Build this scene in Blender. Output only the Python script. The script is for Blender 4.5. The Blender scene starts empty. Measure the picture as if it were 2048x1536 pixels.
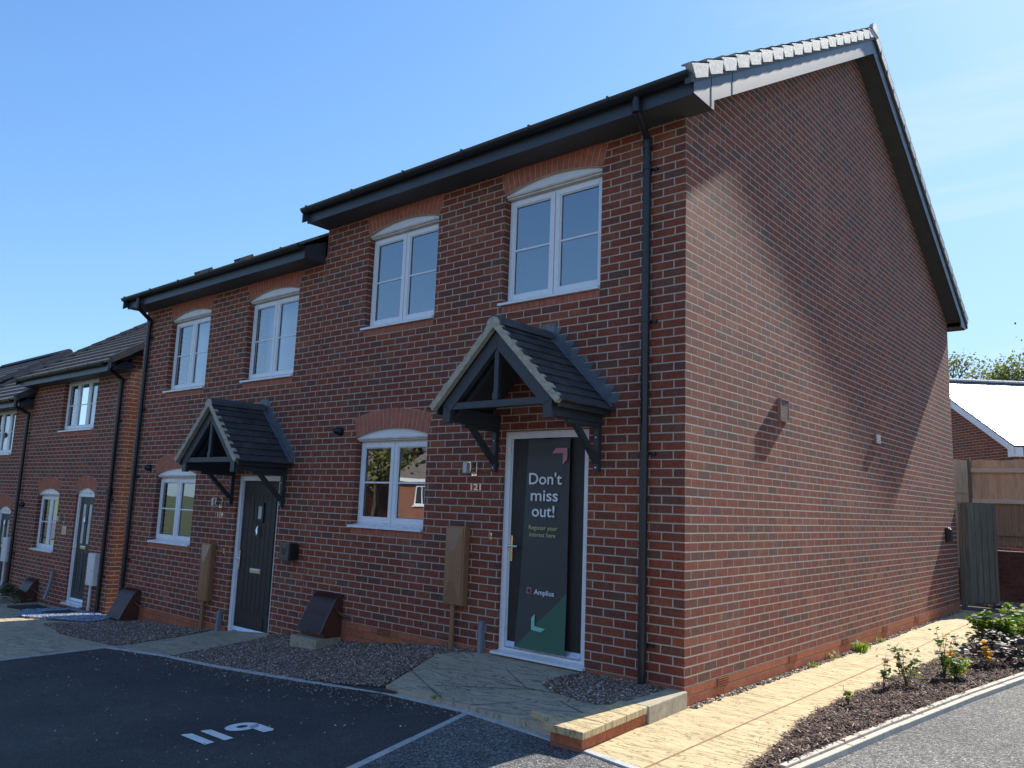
import bpy, bmesh, math, random
import numpy as np
from mathutils import Vector, Matrix, Quaternion
R=math.radians
random.seed(7); rng=np.random.default_rng(7)
S=bpy.context.scene; COL=S.collection

# ---------------------------------------------------------------- camera
cam=bpy.data.objects.new('camera',bpy.data.cameras.new('camera')); COL.objects.link(cam); S.camera=cam
cam.data.sensor_width=36; cam.data.lens=1582.44/2048*36; cam.data.clip_start=.05; cam.data.clip_end=2000
_f=Vector((-0.64401869,0.75016945,0.14995242)).normalized()
_r=Vector((0.76181409,0.64678501,0.03617252)).normalized()
_u=_r.cross(_f).normalized()
cam.matrix_world=Matrix(((_r.x,_u.x,-_f.x,3.1553),(_r.y,_u.y,-_f.y,-5.8988),(_r.z,_u.z,-_f.z,1.384),(0,0,0,1)))
S.render.resolution_x=1024; S.render.resolution_y=768

# ---------------------------------------------------------------- light
SUN=Vector((.24,3.81,3.0)).normalized()
w=bpy.data.worlds.new('World'); S.world=w; w.use_nodes=True
nt=w.node_tree; nt.nodes.clear()
out=nt.nodes.new('ShaderNodeOutputWorld'); bg=nt.nodes.new('ShaderNodeBackground')
sky=nt.nodes.new('ShaderNodeTexSky'); sky.sky_type='NISHITA'; sky.sun_disc=False
sky.sun_elevation=math.asin(SUN.z); sky.sun_rotation=math.atan2(SUN.x,SUN.y)
sky.air_density=1.0; sky.dust_density=.3; sky.ozone_density=2.2; sky.altitude=50
bg.inputs['Strength'].default_value=.12
# thin cirrus wisps mixed over the sky
tc=nt.nodes.new('ShaderNodeTexCoord')
mp=nt.nodes.new('ShaderNodeMapping'); mp.inputs['Scale'].default_value=(1.1,2.2,7.5); mp.inputs['Rotation'].default_value=(.25,.1,.5)
nz=nt.nodes.new('ShaderNodeTexNoise'); nz.inputs['Scale'].default_value=1.5; nz.inputs['Detail'].default_value=7; nz.inputs['Roughness'].default_value=.6; nz.inputs['Distortion'].default_value=.6
rp=nt.nodes.new('ShaderNodeValToRGB'); rp.color_ramp.elements[0].position=.5; rp.color_ramp.elements[1].position=.76
rp.color_ramp.elements[0].color=(0,0,0,1); rp.color_ramp.elements[1].color=(.75,.75,.75,1)
sx=nt.nodes.new('ShaderNodeSeparateXYZ'); mr=nt.nodes.new('ShaderNodeMapRange'); mr.inputs['From Min'].default_value=-.55; mr.inputs['From Max'].default_value=.15
ml=nt.nodes.new('ShaderNodeMath'); ml.operation='MULTIPLY'
mx=nt.nodes.new('ShaderNodeMixRGB'); mx.inputs['Color2'].default_value=(3.6,3.9,4.4,1)
L=nt.links.new
L(tc.outputs['Generated'],mp.inputs[0]); L(mp.outputs[0],nz.inputs['Vector']); L(nz.outputs['Fac'],rp.inputs[0])
L(tc.outputs['Generated'],sx.inputs[0]); L(sx.outputs['X'],mr.inputs['Value'])
L(rp.outputs[0],ml.inputs[0]); L(mr.outputs[0],ml.inputs[1]); L(ml.outputs[0],mx.inputs['Fac'])
tn=nt.nodes.new('ShaderNodeMixRGB'); tn.blend_type='MULTIPLY'; tn.inputs[0].default_value=1; tn.inputs[2].default_value=(.63,.87,1.17,1); L(sky.outputs[0],tn.inputs[1])
sc_=nt.nodes.new('ShaderNodeSeparateColor'); cc_=nt.nodes.new('ShaderNodeCombineColor'); L(tn.outputs[0],sc_.inputs[0])
def _m(op,a,b):
    x=nt.nodes.new('ShaderNodeMath'); x.operation=op
    for i,v in enumerate((a,b)):
        if isinstance(v,(int,float)): x.inputs[i].default_value=v
        else: L(v,x.inputs[i])
    return x.outputs[0]
for i,m_ in enumerate((3.0,4.2,6.0)):
    c_=sc_.outputs[i]; q_=_m('DIVIDE',c_,m_); L(_m('DIVIDE',c_,_m('POWER',_m('ADD',1.0,_m('POWER',q_,2.0)),.5)),cc_.inputs[i])
L(cc_.outputs[0],mx.inputs['Color1']); L(mx.outputs[0],bg.inputs['Color']); L(bg.outputs[0],out.inputs[0])
sl=bpy.data.lights.new('sun','SUN'); sl.energy=4.1; sl.angle=R(.53); sl.color=(1,.94,.84)
so=bpy.data.objects.new('sun',sl); COL.objects.link(so); so.rotation_euler=SUN.to_track_quat('Z','Y').to_euler(); so.location=(0,30,30)
S.view_settings.view_transform='Standard'; S.view_settings.look='None'; S.view_settings.exposure=1.12; S.view_settings.gamma=1
S.render.engine='CYCLES'

# ---------------------------------------------------------------- material helpers
class NT:
    def __init__(s,name):
        s.m=bpy.data.materials.new(name); s.m.use_nodes=True; s.t=s.m.node_tree; s.b=s.t.nodes['Principled BSDF']; s.o=s.t.nodes['Material Output']
    def n(s,ty,**k):
        x=s.t.nodes.new(ty)
        for a,b in k.items(): setattr(x,a,b)
        return x
    def put(s,sock,v):
        if hasattr(v,'links') or isinstance(v,bpy.types.NodeSocket): s.t.links.new(v,sock)
        else: sock.default_value=v
    def math(s,op,a,b=None,c=None):
        x=s.n('ShaderNodeMath',operation=op)
        s.put(x.inputs[0],a)
        if b is not None: s.put(x.inputs[1],b)
        if c is not None: s.put(x.inputs[2],c)
        return x.outputs[0]
    def mix(s,f,a,b,bt='MIX'):
        x=s.n('ShaderNodeMixRGB',blend_type=bt); s.put(x.inputs[0],f); s.put(x.inputs[1],a); s.put(x.inputs[2],b); return x.outputs[0]
    def ramp(s,f,stops,interp='LINEAR'):
        x=s.n('ShaderNodeValToRGB'); cr=x.color_ramp; cr.interpolation=interp
        while len(cr.elements)<len(stops): cr.elements.new(.5)
        for e,(p,c) in zip(cr.elements,stops): e.position=p; e.color=(*c,1) if len(c)==3 else c
        s.put(x.inputs[0],f); return x.outputs[0]
    def noise(s,scale,detail=3,rough=.55,vec=None,dist=0):
        x=s.n('ShaderNodeTexNoise'); x.inputs['Scale'].default_value=scale; x.inputs['Detail'].default_value=detail; x.inputs['Roughness'].default_value=rough; x.inputs['Distortion'].default_value=dist
        s.t.links.new(vec if vec is not None else s.pos(),x.inputs['Vector']); return x.outputs['Fac']
    def pos(s):
        if not hasattr(s,'_g'): s._g=s.n('ShaderNodeNewGeometry')
        return s._g.outputs['Position']
    def g(s,k): s.pos(); return s._g.outputs[k]
    def map(s,scale=(1,1,1),rot=(0,0,0),vec=None):
        x=s.n('ShaderNodeMapping'); x.inputs['Scale'].default_value=scale; x.inputs['Rotation'].default_value=rot; s.t.links.new(vec if vec is not None else s.pos(),x.inputs[0]); return x.outputs[0]
    def bump(s,h,dist=.01,strength=1,normal=None):
        x=s.n('ShaderNodeBump'); x.inputs['Distance'].default_value=dist; x.inputs['Strength'].default_value=strength; s.put(x.inputs['Height'],h)
        if normal is not None: s.put(x.inputs['Normal'],normal)
        s.t.links.new(x.outputs[0],s.b.inputs['Normal']); return x.outputs[0]
    def fin(s,color=None,rough=None,metal=None,spec=None):
        if color is not None: s.put(s.b.inputs['Base Color'],color if not (isinstance(color,tuple) and len(color)==3) else (*color,1))
        if rough is not None: s.put(s.b.inputs['Roughness'],rough)
        if metal is not None: s.b.inputs['Metallic'].default_value=metal
        if spec is not None: s.b.inputs['Specular IOR Level'].default_value=spec
        return s.m
def simple(name,col,rough=.5,metal=0,var=.12,scale=6,bump=0,bscale=60,spec=.5):
    s=NT(name); n=s.noise(scale,4)
    lo=tuple(c*(1-var) for c in col); hi=tuple(min(1,c*(1+var)) for c in col)
    c=s.ramp(n,[(.3,lo),(.7,hi)])
    if bump: s.bump(s.noise(bscale,3),bump)
    r=s.math('MULTIPLY_ADD',s.noise(scale*2.3,3),.1,rough-.05)
    return s.fin(c,r,metal,spec)
def brick(name,pal,mortar,bloom=True,rough_h=.0036):
    s=NT(name); P=s.n('ShaderNodeSeparateXYZ'); s.put(P.inputs[0],s.pos())
    N=s.n('ShaderNodeSeparateXYZ'); s.put(N.inputs[0],s.g('True Normal'))
    isx=s.math('GREATER_THAN',s.math('ABSOLUTE',N.outputs[0]),.707)
    u=s.math('ADD',s.math('MULTIPLY',P.outputs[0],s.math('SUBTRACT',1,isx)),s.math('MULTIPLY',s.math('MULTIPLY',P.outputs[1],-1),isx))
    wob=s.math('MULTIPLY_ADD',s.noise(3.1,2),.006,-.003)
    wob2=s.math('MULTIPLY_ADD',s.noise(9,2),.004,-.002)
    v=s.math('ADD',P.outputs[2],wob2)
    row=s.math('FLOOR',s.math('DIVIDE',v,.075))
    par=s.math('FLOORED_MODULO',s.math('ADD',row,isx),2)
    # joint position jitter per row so that perpends do not line up perfectly
    wn0=s.n('ShaderNodeTexWhiteNoise',noise_dimensions='1D'); s.put(wn0.inputs['W'],row)
    off=s.math('ADD',s.math('MULTIPLY_ADD',par,.1125,-.1075),s.math('MULTIPLY_ADD',wn0.outputs['Value'],.012,-.006))
    t=s.math('DIVIDE',s.math('SUBTRACT',s.math('ADD',u,wob),off),.225)
    col=s.math('FLOOR',t); fu=s.math('FRACT',t); fv=s.math('FRACT',s.math('DIVIDE',v,.075))
    du=s.math('MULTIPLY',s.math('MINIMUM',fu,s.math('SUBTRACT',1,fu)),.225)
    dv=s.math('MULTIPLY',s.math('MINIMUM',fv,s.math('SUBTRACT',1,fv)),.075)
    du=s.math('MULTIPLY',du,s.math('MULTIPLY_ADD',isx,.75,1))
    d=s.math('MINIMUM',du,dv)
    d=s.math('ADD',d,s.math('MULTIPLY_ADD',s.noise(70,2),.0045,-.00225))
    mr=s.n('ShaderNodeMapRange',interpolation_type='SMOOTHSTEP'); mr.inputs['From Min'].default_value=.0046; mr.inputs['From Max'].default_value=.0074; s.put(mr.inputs['Value'],d)
    mask=mr.outputs[0]
    cb=s.n('ShaderNodeCombineXYZ'); s.put(cb.inputs[0],col); s.put(cb.inputs[1],row); s.put(cb.inputs[2],isx)
    wn=s.n('ShaderNodeTexWhiteNoise',noise_dimensions='3D'); s.put(wn.inputs['Vector'],cb.outputs[0])
    k=s.math('ADD',wn.outputs['Value'],s.math('MULTIPLY_ADD',s.noise(1.2,2),.3,-.15))
    bc=s.ramp(k,pal,'LINEAR')
    # drag marks and dark burn patches in each brick
    n1=s.noise(28,5,.65); n2=s.noise(130,3,.6)
    bc=s.mix(1,bc,s.ramp(n1,[(.25,(.62,.62,.66)),(.75,(1.28,1.24,1.2))]),'MULTIPLY')
    bc=s.mix(1,bc,s.ramp(n2,[(.3,(.8,.8,.8)),(.7,(1.15,1.15,1.15))]),'MULTIPLY')
    mc=s.mix(s.noise(11,4),mortar,tuple(c*.72 for c in mortar[:3])+(1,))
    bl=s.math('MULTIPLY',s.ramp(s.noise(1.7,5,.7),[(.5,(0,0,0)),(.72,(1,1,1))]),s.ramp(s.noise(33,4,.7),[(.4,(0,0,0)),(.7,(.42,.42,.42))]))
    if bloom: bc=s.mix(bl,bc,(.5,.36,.27,1))
    c=s.mix(mask,mc,bc)
    big=s.noise(.55,3); c=s.mix(1,c,s.ramp(big,[(.3,(.9,.9,.92)),(.7,(1.07,1.05,1.03))]),'MULTIPLY')
    # chance of proud / shy bricks
    h=s.math('ADD',s.math('MULTIPLY',mask,s.math('MULTIPLY_ADD',wn.outputs['Value'],.0025,.0045)),
        s.math('ADD',s.math('MULTIPLY',s.noise(150,3,.7),rough_h),s.math('MULTIPLY',s.noise(45,3,.6),rough_h)))
    s.bump(s.math('MULTIPLY',h,1.25),1.0,1.0)
    return s.fin(c,s.math('MULTIPLY_ADD',mask,-.12,.95),0,.3)

PAL=[(.0,(.15,.07,.05)),(.1,(.18,.068,.045)),(.3,(.225,.064,.038)),(.5,(.26,.069,.038)),(.68,(.29,.076,.04)),(.84,(.24,.06,.034)),(1,(.34,.108,.052))]
M={}
M['brick']=brick('brick_red_multi',PAL,(.62,.52,.4,1))
M['brick_plinth']=brick('brick_orange_plinth',[(0,(.38,.12,.055)),(.5,(.5,.16,.07)),(1,(.42,.14,.065))],(.33,.17,.12,1),rough_h=.0006)
M['brick_dark']=brick('brick_dark_maroon',[(0,(.07,.03,.025)),(.5,(.1,.035,.028)),(1,(.13,.045,.035))],(.14,.09,.07,1))
M['arch']=simple('brick_arch_orange',(.42,.135,.08),.85,var=.2,scale=14,bump=.002,bscale=120)
M['arch_joint']=simple('arch_joint',(.55,.42,.33),.95)
M['white']=simple('white_upvc',(.78,.79,.8),.28,var=.03,scale=3)
M['dirtywhite']=simple('white_board_weathered',(.62,.57,.5),.5,var=.14,scale=9)
M['black']=simple('black_plastic',(.018,.02,.022),.34,var=.1)
M['anthracite']=simple('anthracite_board',(.045,.055,.07),.42,var=.08,scale=4)
M['timber']=simple('dark_painted_timber',(.035,.042,.05),.5,var=.15,scale=12,bump=.001,bscale=50)
M['soffit']=simple('soffit_dark',(.06,.065,.068),.6,var=.08)
M['lead']=simple('lead_flashing',(.115,.13,.15),.5,var=.25,scale=10,metal=0,bump=.003,bscale=16)
M['mortar_cream']=simple('verge_mortar_cream',(.42,.38,.29),.9,var=.2,scale=22,bump=.004,bscale=80)
M['chrome']=simple('polished_chrome',(.8,.78,.75),.12,metal=1,var=.03)
M['brass']=simple('brass_fitting',(.75,.6,.3),.25,metal=1,var=.08)
M['copper']=simple('rose_gold_digit',(.9,.6,.48),.3,metal=.6,var=.05)
M['brown']=simple('brown_grp',(.3,.155,.075),.3,var=.08,scale=1.5)
M['brownhood']=simple('brown_hood_plastic',(.11,.045,.03),.3,var=.04,scale=2)
M['whitebox']=simple('white_meter_box',(.7,.7,.68),.4,var=.04)
M['grey_plastic']=simple('grey_plastic',(.2,.23,.26),.4,var=.08)
M['charger']=simple('charger_face',(.06,.065,.07),.25,var=.05)
M['charger_ring']=simple('charger_ring_green',(.09,.25,.13),.4)
M['vent_red']=simple('terracotta_vent',(.34,.19,.15),.6,var=.1)
M['dark']=simple('dark_gap',(.01,.01,.011),.8,var=.1)
M['room']=simple('room_paint',(.6,.61,.62),.8,var=.03)
M['blind']=simple('pale_blind',(.7,.74,.78),.8,var=.04)
M['concrete']=simple('concrete_block',(.36,.31,.22),.9,var=.22,scale=16,bump=.004,bscale=90)
M['kerbstone']=simple('concrete_edging',(.42,.42,.4),.9,var=.22,scale=14,bump=.003,bscale=120)
M['kerb_pale']=simple('concrete_kerb_pale',(.5,.44,.35),.88,var=.16,scale=12,bump=.003,bscale=120)
M['roadpaint']=simple('white_road_paint',(.74,.73,.7),.7,var=.14,scale=30,bump=.002,bscale=200)
M['galv']=simple('silver_weather_bar',(.6,.63,.68),.28,metal=.5,var=.05)
def woodgrain(name,a,b,rough,sc=(30,30,2.2),bd=.0015):
    s=NT(name); n=s.noise(1,6,.6,s.map(sc),1.6); s.bump(n,bd); return s.fin(s.ramp(n,[(.3,a),(.7,b)]),rough)
M['door']=woodgrain('dark_woodgrain_door',(.013,.011,.009),(.026,.022,.018),.55)
M['door_green']=woodgrain('dark_green_door',(.018,.024,.024),(.03,.036,.035),.5)
M['fence_tan']=woodgrain('fence_tan_timber',(.42,.27,.16),(.62,.43,.28),.85,(9,9,1.2),.004)
M['fence_dark']=woodgrain('fence_dark_timber',(.2,.135,.085),(.3,.21,.14),.9,(12,12,1.2),.004)  # lower boards and rails drawn darker than the upper tan boards
M['gate_wood']=woodgrain('gate_grey_timber',(.1,.078,.052),(.2,.16,.112),.9,(14,14,1.2),.004)
M['gate_rail']=woodgrain('pale_rail_timber',(.45,.38,.3),(.62,.52,.4),.85,(2,9,9),.004)
M['bark']=woodgrain('tree_bark',(.05,.04,.03),(.12,.1,.08),.95,(8,8,2),.01)
# roof tiles
def tiles(name,a,b,w=.3,rough=.75,spec=.4):
    s=NT(name); P=s.n('ShaderNodeSeparateXYZ'); s.put(P.inputs[0],s.pos())
    n=s.noise(8,5); n2=s.noise(90,3)
    c=s.ramp(n,[(.3,a),(.7,b)])
    f=s.math('FRACT',s.math('DIVIDE',P.outputs[0],w)); g=s.math('LESS_THAN',f,.02)
    c=s.mix(g,c,(.01,.01,.01,1)); s.bump(n2,.003); return s.fin(c,rough,0,spec)
M['tile']=tiles('concrete_roof_tile',(.14,.12,.105),(.24,.2,.17))
M['ridge']=simple('ridge_tile_grey',(.075,.075,.08),.75,var=.2,scale=12,bump=.003)
M['cap']=simple('verge_cap_pale',(.4,.4,.38),.7,var=.3,scale=26,bump=.004,bscale=90)
M['slate_gloss']=tiles('smooth_slate_roof',(.2,.21,.22),(.28,.29,.3),.3,.34,.9)
def canopytile():
    s=NT('canopy_plain_tile'); oi=s.g('Random Per Island')
    c=s.ramp(oi,[(0,(.032,.035,.04)),(.5,(.05,.05,.052)),(1,(.07,.066,.062))]); c=s.mix(1,c,s.ramp(s.noise(25,4),[(.3,(.75,.75,.75)),(.7,(1.25,1.25,1.25))]),'MULTIPLY')
    s.bump(s.noise(120,3),.002); return s.fin(c,.7)
M['ctile']=canopytile()
# glass: thin pane, transparent + glossy
def glass(name,base=.22,tint=(.9,.94,.97),spread=1.2):
    s=NT(name); t=s.t; t.nodes.remove(s.b)
    tr=s.n('ShaderNodeBsdfTransparent'); tr.inputs[0].default_value=(*tint,1)
    gl=s.n('ShaderNodeBsdfGlossy'); gl.inputs['Roughness'].default_value=.004; gl.inputs['Color'].default_value=(.95,.97,1,1)
    # slight waviness of sealed units
    bp=s.n('ShaderNodeBump'); bp.inputs['Distance'].default_value=.006; bp.inputs['Strength'].default_value=.2; s.put(bp.inputs['Height'],s.noise(1.6,1)); t.links.new(bp.outputs[0],gl.inputs['Normal'])
    fr=s.n('ShaderNodeFresnel'); fr.inputs[0].default_value=1.5
    f=s.math('MINIMUM',s.math('MULTIPLY_ADD',fr.outputs[0],spread,base),1)
    mx=s.n('ShaderNodeMixShader'); t.links.new(f,mx.inputs[0]); t.links.new(tr.outputs[0],mx.inputs[1]); t.links.new(gl.outputs[0],mx.inputs[2]); t.links.new(mx.outputs[0],s.o.inputs[0]); return s.m
M['glass']=glass('window_glass')
def frosted():
    s=NT('obscure_glass'); s.bump(s.noise(90,2),.004); return s.fin((.5,.5,.48),.12,0,.9)
M['obscure']=frosted()
# ground materials
def tarmac(name,lo,mid,hi,sc,bd,rough=.85):
    s=NT(name); v=s.n('ShaderNodeTexVoronoi'); v.inputs['Scale'].default_value=sc; s.put(v.inputs['Vector'],s.pos())
    k=s.n('ShaderNodeSeparateColor'); s.put(k.inputs[0],v.outputs['Color'])
    c=s.ramp(k.outputs[0],[(0,lo),(.5,mid),(.92,hi),(1,tuple(min(1,x*1.7) for x in hi))])
    c=s.mix(1,c,s.ramp(s.noise(.9,5,.6),[(.3,(.72,.74,.78)),(.7,(1.28,1.26,1.22))]),'MULTIPLY')
    c=s.mix(1,c,s.ramp(s.noise(7,4,.6),[(.3,(.88,.88,.88)),(.7,(1.12,1.12,1.12))]),'MULTIPLY')
    s.bump(s.math('MULTIPLY',v.outputs['Distance'],-1),bd); return s.fin(c,rough,0,.35)
M['tarmac']=tarmac('dark_fine_tarmac',(.036,.035,.034),(.05,.049,.047),(.078,.075,.07),150,.0035)
M['asphalt']=tarmac('coarse_grey_asphalt',(.035,.035,.036),(.1,.097,.092),(.27,.262,.245),105,.008)
def paving(nm='riven_sandstone_slabs',sat=1):
    s=NT(nm); 
    v=s.map((2.2,9,1),(0,0,.12)); riv=s.noise(1,6,.62,v,1.5)
    w=s.n('ShaderNodeTexWave',wave_type='BANDS',bands_direction='Y'); w.inputs['Scale'].default_value=3.2; w.inputs['Distortion'].default_value=7; w.inputs['Detail'].default_value=4; w.inputs['Detail Scale'].default_value=1.1; s.put(w.inputs['Vector'],s.map((.45,1,1),(0,0,-.1)))
    crack=s.ramp(w.outputs['Fac'],[(0,(0,0,0)),(.07,(1,1,1))])
    crack2=s.ramp(s.noise(1,5,.6,s.map((1.6,7.5,1),(0,0,.1)),2.2),[(.485,(1,1,1)),(.5,(0,0,0)),(.515,(1,1,1))])
    c=s.ramp(riv,[(.25,(.41,.3,.155)),(.55,(.54,.42,.23)),(.8,(.61,.495,.3))])
    c=s.mix(1,c,s.ramp(s.noise(60,3),[(.3,(.88,.88,.88)),(.7,(1.1,1.1,1.1))]),'MULTIPLY')
    c=s.mix(s.math('MULTIPLY',s.math('SUBTRACT',1,crack2),.55),c,(.17,.11,.06,1))
    st=s.noise(1.4,4,.65); c=s.mix(s.ramp(st,[(.55,(0,0,0)),(.75,(.45,.45,.45))]),c,(.24,.2,.14,1))
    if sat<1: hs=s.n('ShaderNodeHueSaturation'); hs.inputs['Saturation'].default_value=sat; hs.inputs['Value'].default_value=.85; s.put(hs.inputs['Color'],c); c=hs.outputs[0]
    h=s.math('ADD',s.math('MULTIPLY',riv,.006),s.math('MULTIPLY',crack2,.006))
    s.bump(s.math('ADD',h,s.math('MULTIPLY',s.noise(140,2),.001)),1.0)
    return s.fin(c,.8,0,.35)
M['paving']=paving(); M['paving_shade_tint']=paving('shade_tinted_slabs',.72)  # second copy: same sandstone, greyed and darkened to paint in the house shade
M['joint']=simple('paving_joint',(.3,.17,.08),.95)
def island(name,stops,rough=.8,sub=0,bump=0,spec=.4):
    s=NT(name); c=s.ramp(s.g('Random Per Island'),stops); 
    if sub: s.b.inputs['Subsurface Weight'].default_value=0; 
    if bump: s.bump(s.noise(200,2),bump)
    return s.fin(c,rough,0,spec)
M['gravel']=island('mixed_gravel',[(0,(.05,.038,.03)),(.35,(.15,.1,.075)),(.65,(.24,.17,.125)),(.88,(.36,.28,.21)),(1,(.68,.62,.55))])
M['soil']=simple('gravel_bed_base',(.07,.058,.05),.95,var=.4,scale=60,bump=.01,bscale=90)
M['pebble']=island('blue_slate_pebbles',[(0,(.12,.16,.24)),(.5,(.2,.26,.36)),(1,(.4,.46,.56))],.6)
M['mulch']=island('bark_mulch',[(0,(.02,.011,.009)),(.45,(.075,.036,.027)),(.75,(.16,.082,.06)),(.92,(.3,.19,.13)),(1,(.72,.58,.42))],.85)
M['mulch_base']=simple('bark_mulch_base',(.04,.022,.017),.95,var=.4,scale=40,bump=.02,bscale=60)
def leafmat(name,stops,trans=.35):
    s=NT(name); c=s.ramp(s.g('Random Per Island'),stops); t=s.t
    tl=s.n('ShaderNodeBsdfTranslucent'); s.put(tl.inputs[0],s.mix(1,c,(1.3,1.3,.7,1),'MULTIPLY')); s.put(s.b.inputs['Base Color'],c); s.b.inputs['Roughness'].default_value=.6
    mx=s.n('ShaderNodeMixShader'); mx.inputs[0].default_value=trans; t.links.new(s.b.outputs[0],mx.inputs[1]); t.links.new(tl.outputs[0],mx.inputs[2]); t.links.new(mx.outputs[0],s.o.inputs[0]); return s.m
M['leaf_tree']=leafmat('spring_tree_leaves',[(0,(.1,.12,.035)),(.6,(.18,.2,.06)),(1,(.3,.3,.1))])
M['leaf_tree2']=leafmat('dark_tree_leaves',[(0,(.05,.06,.025)),(.6,(.09,.1,.04)),(1,(.15,.15,.07))])
M['leaf_laurel']=leafmat('laurel_leaves',[(0,(.04,.1,.02)),(.6,(.1,.2,.03)),(1,(.35,.42,.05))])
M['leaf_green']=leafmat('seedling_leaves',[(0,(.05,.11,.03)),(.6,(.1,.17,.05)),(.88,(.2,.24,.06)),(.9,(.5,.14,.03)),(1,(.4,.04,.03))])
M['leaf_heuchera']=leafmat('purple_leaves',[(0,(.03,.02,.025)),(.5,(.08,.05,.06)),(.8,(.06,.08,.05)),(1,(.2,.17,.19))],.15)
M['leaf_yellow']=leafmat('orange_leaf',[(0,(.6,.25,.03)),(1,(.6,.42,.05))])
M['dry_grass']=leafmat('dry_grass',[(0,(.2,.2,.06)),(1,(.4,.34,.15))])
M['weed']=leafmat('bright_weed',[(0,(.12,.2,.03)),(1,(.3,.36,.06))])
M['grass']=simple('rough_grass',(.07,.09,.03),.95,var=.4,scale=3,bump=.02,bscale=20)
M['rubber']=simple('black_mat',(.015,.016,.018),.8)
M['drain']=simple('drain_cover',(.03,.028,.028),.7)
M['banner']=simple('banner_cloth_dark',(.045,.05,.05),.5,var=.03)
M['banner_green']=simple('banner_green',(.04,.13,.085),.5,var=.03)
M['b_pink']=simple('banner_pink',(.55,.2,.26),.6,var=.02); M['b_mint']=simple('banner_mint',(.25,.6,.45),.6,var=.02)
M['b_white']=simple('banner_white',(.78,.8,.8),.6,var=.02); M['b_yellow']=simple('banner_yellow',(.55,.58,.25),.6,var=.02)
M['render']=simple('far_brick_plain',(.3,.14,.09),.9,var=.2,scale=10)

# ---------------------------------------------------------------- mesh helpers
class MB:
    def __init__(s): s.v=[]; s.f=[]
    def add(s,v,f):
        n=len(s.v); s.v+= [tuple(p) for p in v]; s.f+=[tuple(i+n for i in q) for q in f]; return s
    def box(s,x0,x1,y0,y1,z0,z1):
        return s.add([(x0,y0,z0),(x1,y0,z0),(x1,y1,z0),(x0,y1,z0),(x0,y0,z1),(x1,y0,z1),(x1,y1,z1),(x0,y1,z1)],
            [(0,3,2,1),(4,5,6,7),(0,1,5,4),(1,2,6,5),(2,3,7,6),(3,0,4,7)])
    def quad(s,a,b,c,d): return s.add([a,b,c,d],[(0,1,2,3)])
    def prism(s,poly,axis,a0,a1):
        """poly in the two other axes (order x,y,z minus axis), extruded along axis"""
        n=len(poly)
        def P(p,a):
            return (a,p[0],p[1]) if axis==0 else ((p[0],a,p[1]) if axis==1 else (p[0],p[1],a))
        v=[P(p,a0) for p in poly]+[P(p,a1) for p in poly]
        f=[tuple(range(n))[::-1],tuple(range(n,2*n))]+[(i,(i+1)%n,n+(i+1)%n,n+i) for i in range(n)]
        return s.add(v,f)
    def obox(s,o,a,b,c):
        o,a,b,c=map(Vector,(o,a,b,c))
        v=[o,o+a,o+a+b,o+b,o+c,o+a+c,o+a+b+c,o+b+c]
        return s.add(v,[(0,3,2,1),(4,5,6,7),(0,1,5,4),(1,2,6,5),(2,3,7,6),(3,0,4,7)])
    def bar(s,p,q,w,h,up=(0,0,1)):
        """rectangular bar from p to q, width w sideways, height h along 'up'"""
        p,q=Vector(p),Vector(q); d=(q-p).normalized(); sd=d.cross(Vector(up)).normalized(); u=sd.cross(d).normalized()
        return s.obox(p-sd*w/2-u*h/2,q-p,sd*w,u*h)
    def tube(s,path,r,n=12,cap=True):
        path=[Vector(p) for p in path]; m=len(path); rs=r if isinstance(r,(list,tuple)) else [r]*m
        up=None; base=len(s.v); 
        for i,p in enumerate(path):
            d=(path[min(i+1,m-1)]-path[max(i-1,0)]).normalized()
            if up is None: up=Vector((0,0,1)) if abs(d.z)<.9 else Vector((1,0,0))
            sd=d.cross(up).normalized(); up=sd.cross(d).normalized()
            # mitre
            k=1.0
            if 0<i<m-1:
                c=(path[i]-path[i-1]).normalized().dot(d); k=1/max(c,.5)
            for j in range(n):
                a=2*math.pi*j/n; s.v.append(tuple(p+sd*(math.cos(a)*rs[i])+up*(math.sin(a)*rs[i]*(k if 0<i<m-1 else 1))))
        for i in range(m-1):
            for j in range(n):
                a=base+i*n+j; b=base+i*n+(j+1)%n; s.f.append((a,b,b+n,a+n))
        if cap: s.f.append(tuple(base+j for j in range(n))[::-1]); s.f.append(tuple(base+(m-1)*n+j for j in range(n)))
        return s
    def disc(s,c,axis,r,t,n=20,sx=1):
        """cylinder centred c along axis, thickness t"""
        c=Vector(c); a=Vector((0,0,0)); a[axis]=t/2
        return s.tube([c-a,c+a],r,n)
def origin(o): 
    return o
def setp(o,label=None,cat=None,group=None,kind=None):
    if label: o['label']=label
    if cat: o['category']=cat
    if group: o['group']=group
    if kind: o['kind']=kind
    return o
def build(mb,name,mat,parent=None,smooth=False,bevel=0,auto=None):
    me=bpy.data.meshes.new(name); 
    root=parent
    off=Vector((0,0,0))
    while root is not None: off+=Vector(root.location); root=root.parent
    me.from_pydata([tuple(Vector(v)-off) for v in mb.v],[],mb.f); 
    bm=bmesh.new(); bm.from_mesh(me); bmesh.ops.recalc_face_normals(bm,faces=bm.faces); bm.to_mesh(me); bm.free()
    me.materials.append(M[mat] if isinstance(mat,str) else mat)
    if smooth:
        me.polygons.foreach_set('use_smooth',[True]*len(me.polygons)); me.update()
        if auto!=0: me.set_sharp_from_angle(angle=R(auto or 35))
    o=bpy.data.objects.new(name,me); COL.objects.link(o)
    if parent is not None: o.parent=parent
    if bevel:
        b=o.modifiers.new('bevel','BEVEL'); b.width=bevel; b.segments=2; b.limit_method='ANGLE'; b.angle_limit=R(40)
    return o
def thing(name,loc,label,cat,group=None):
    o=bpy.data.objects.new(name,None); COL.objects.link(o); o.location=loc; o.empty_display_size=.2; return setp(o,label,cat,group)
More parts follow.
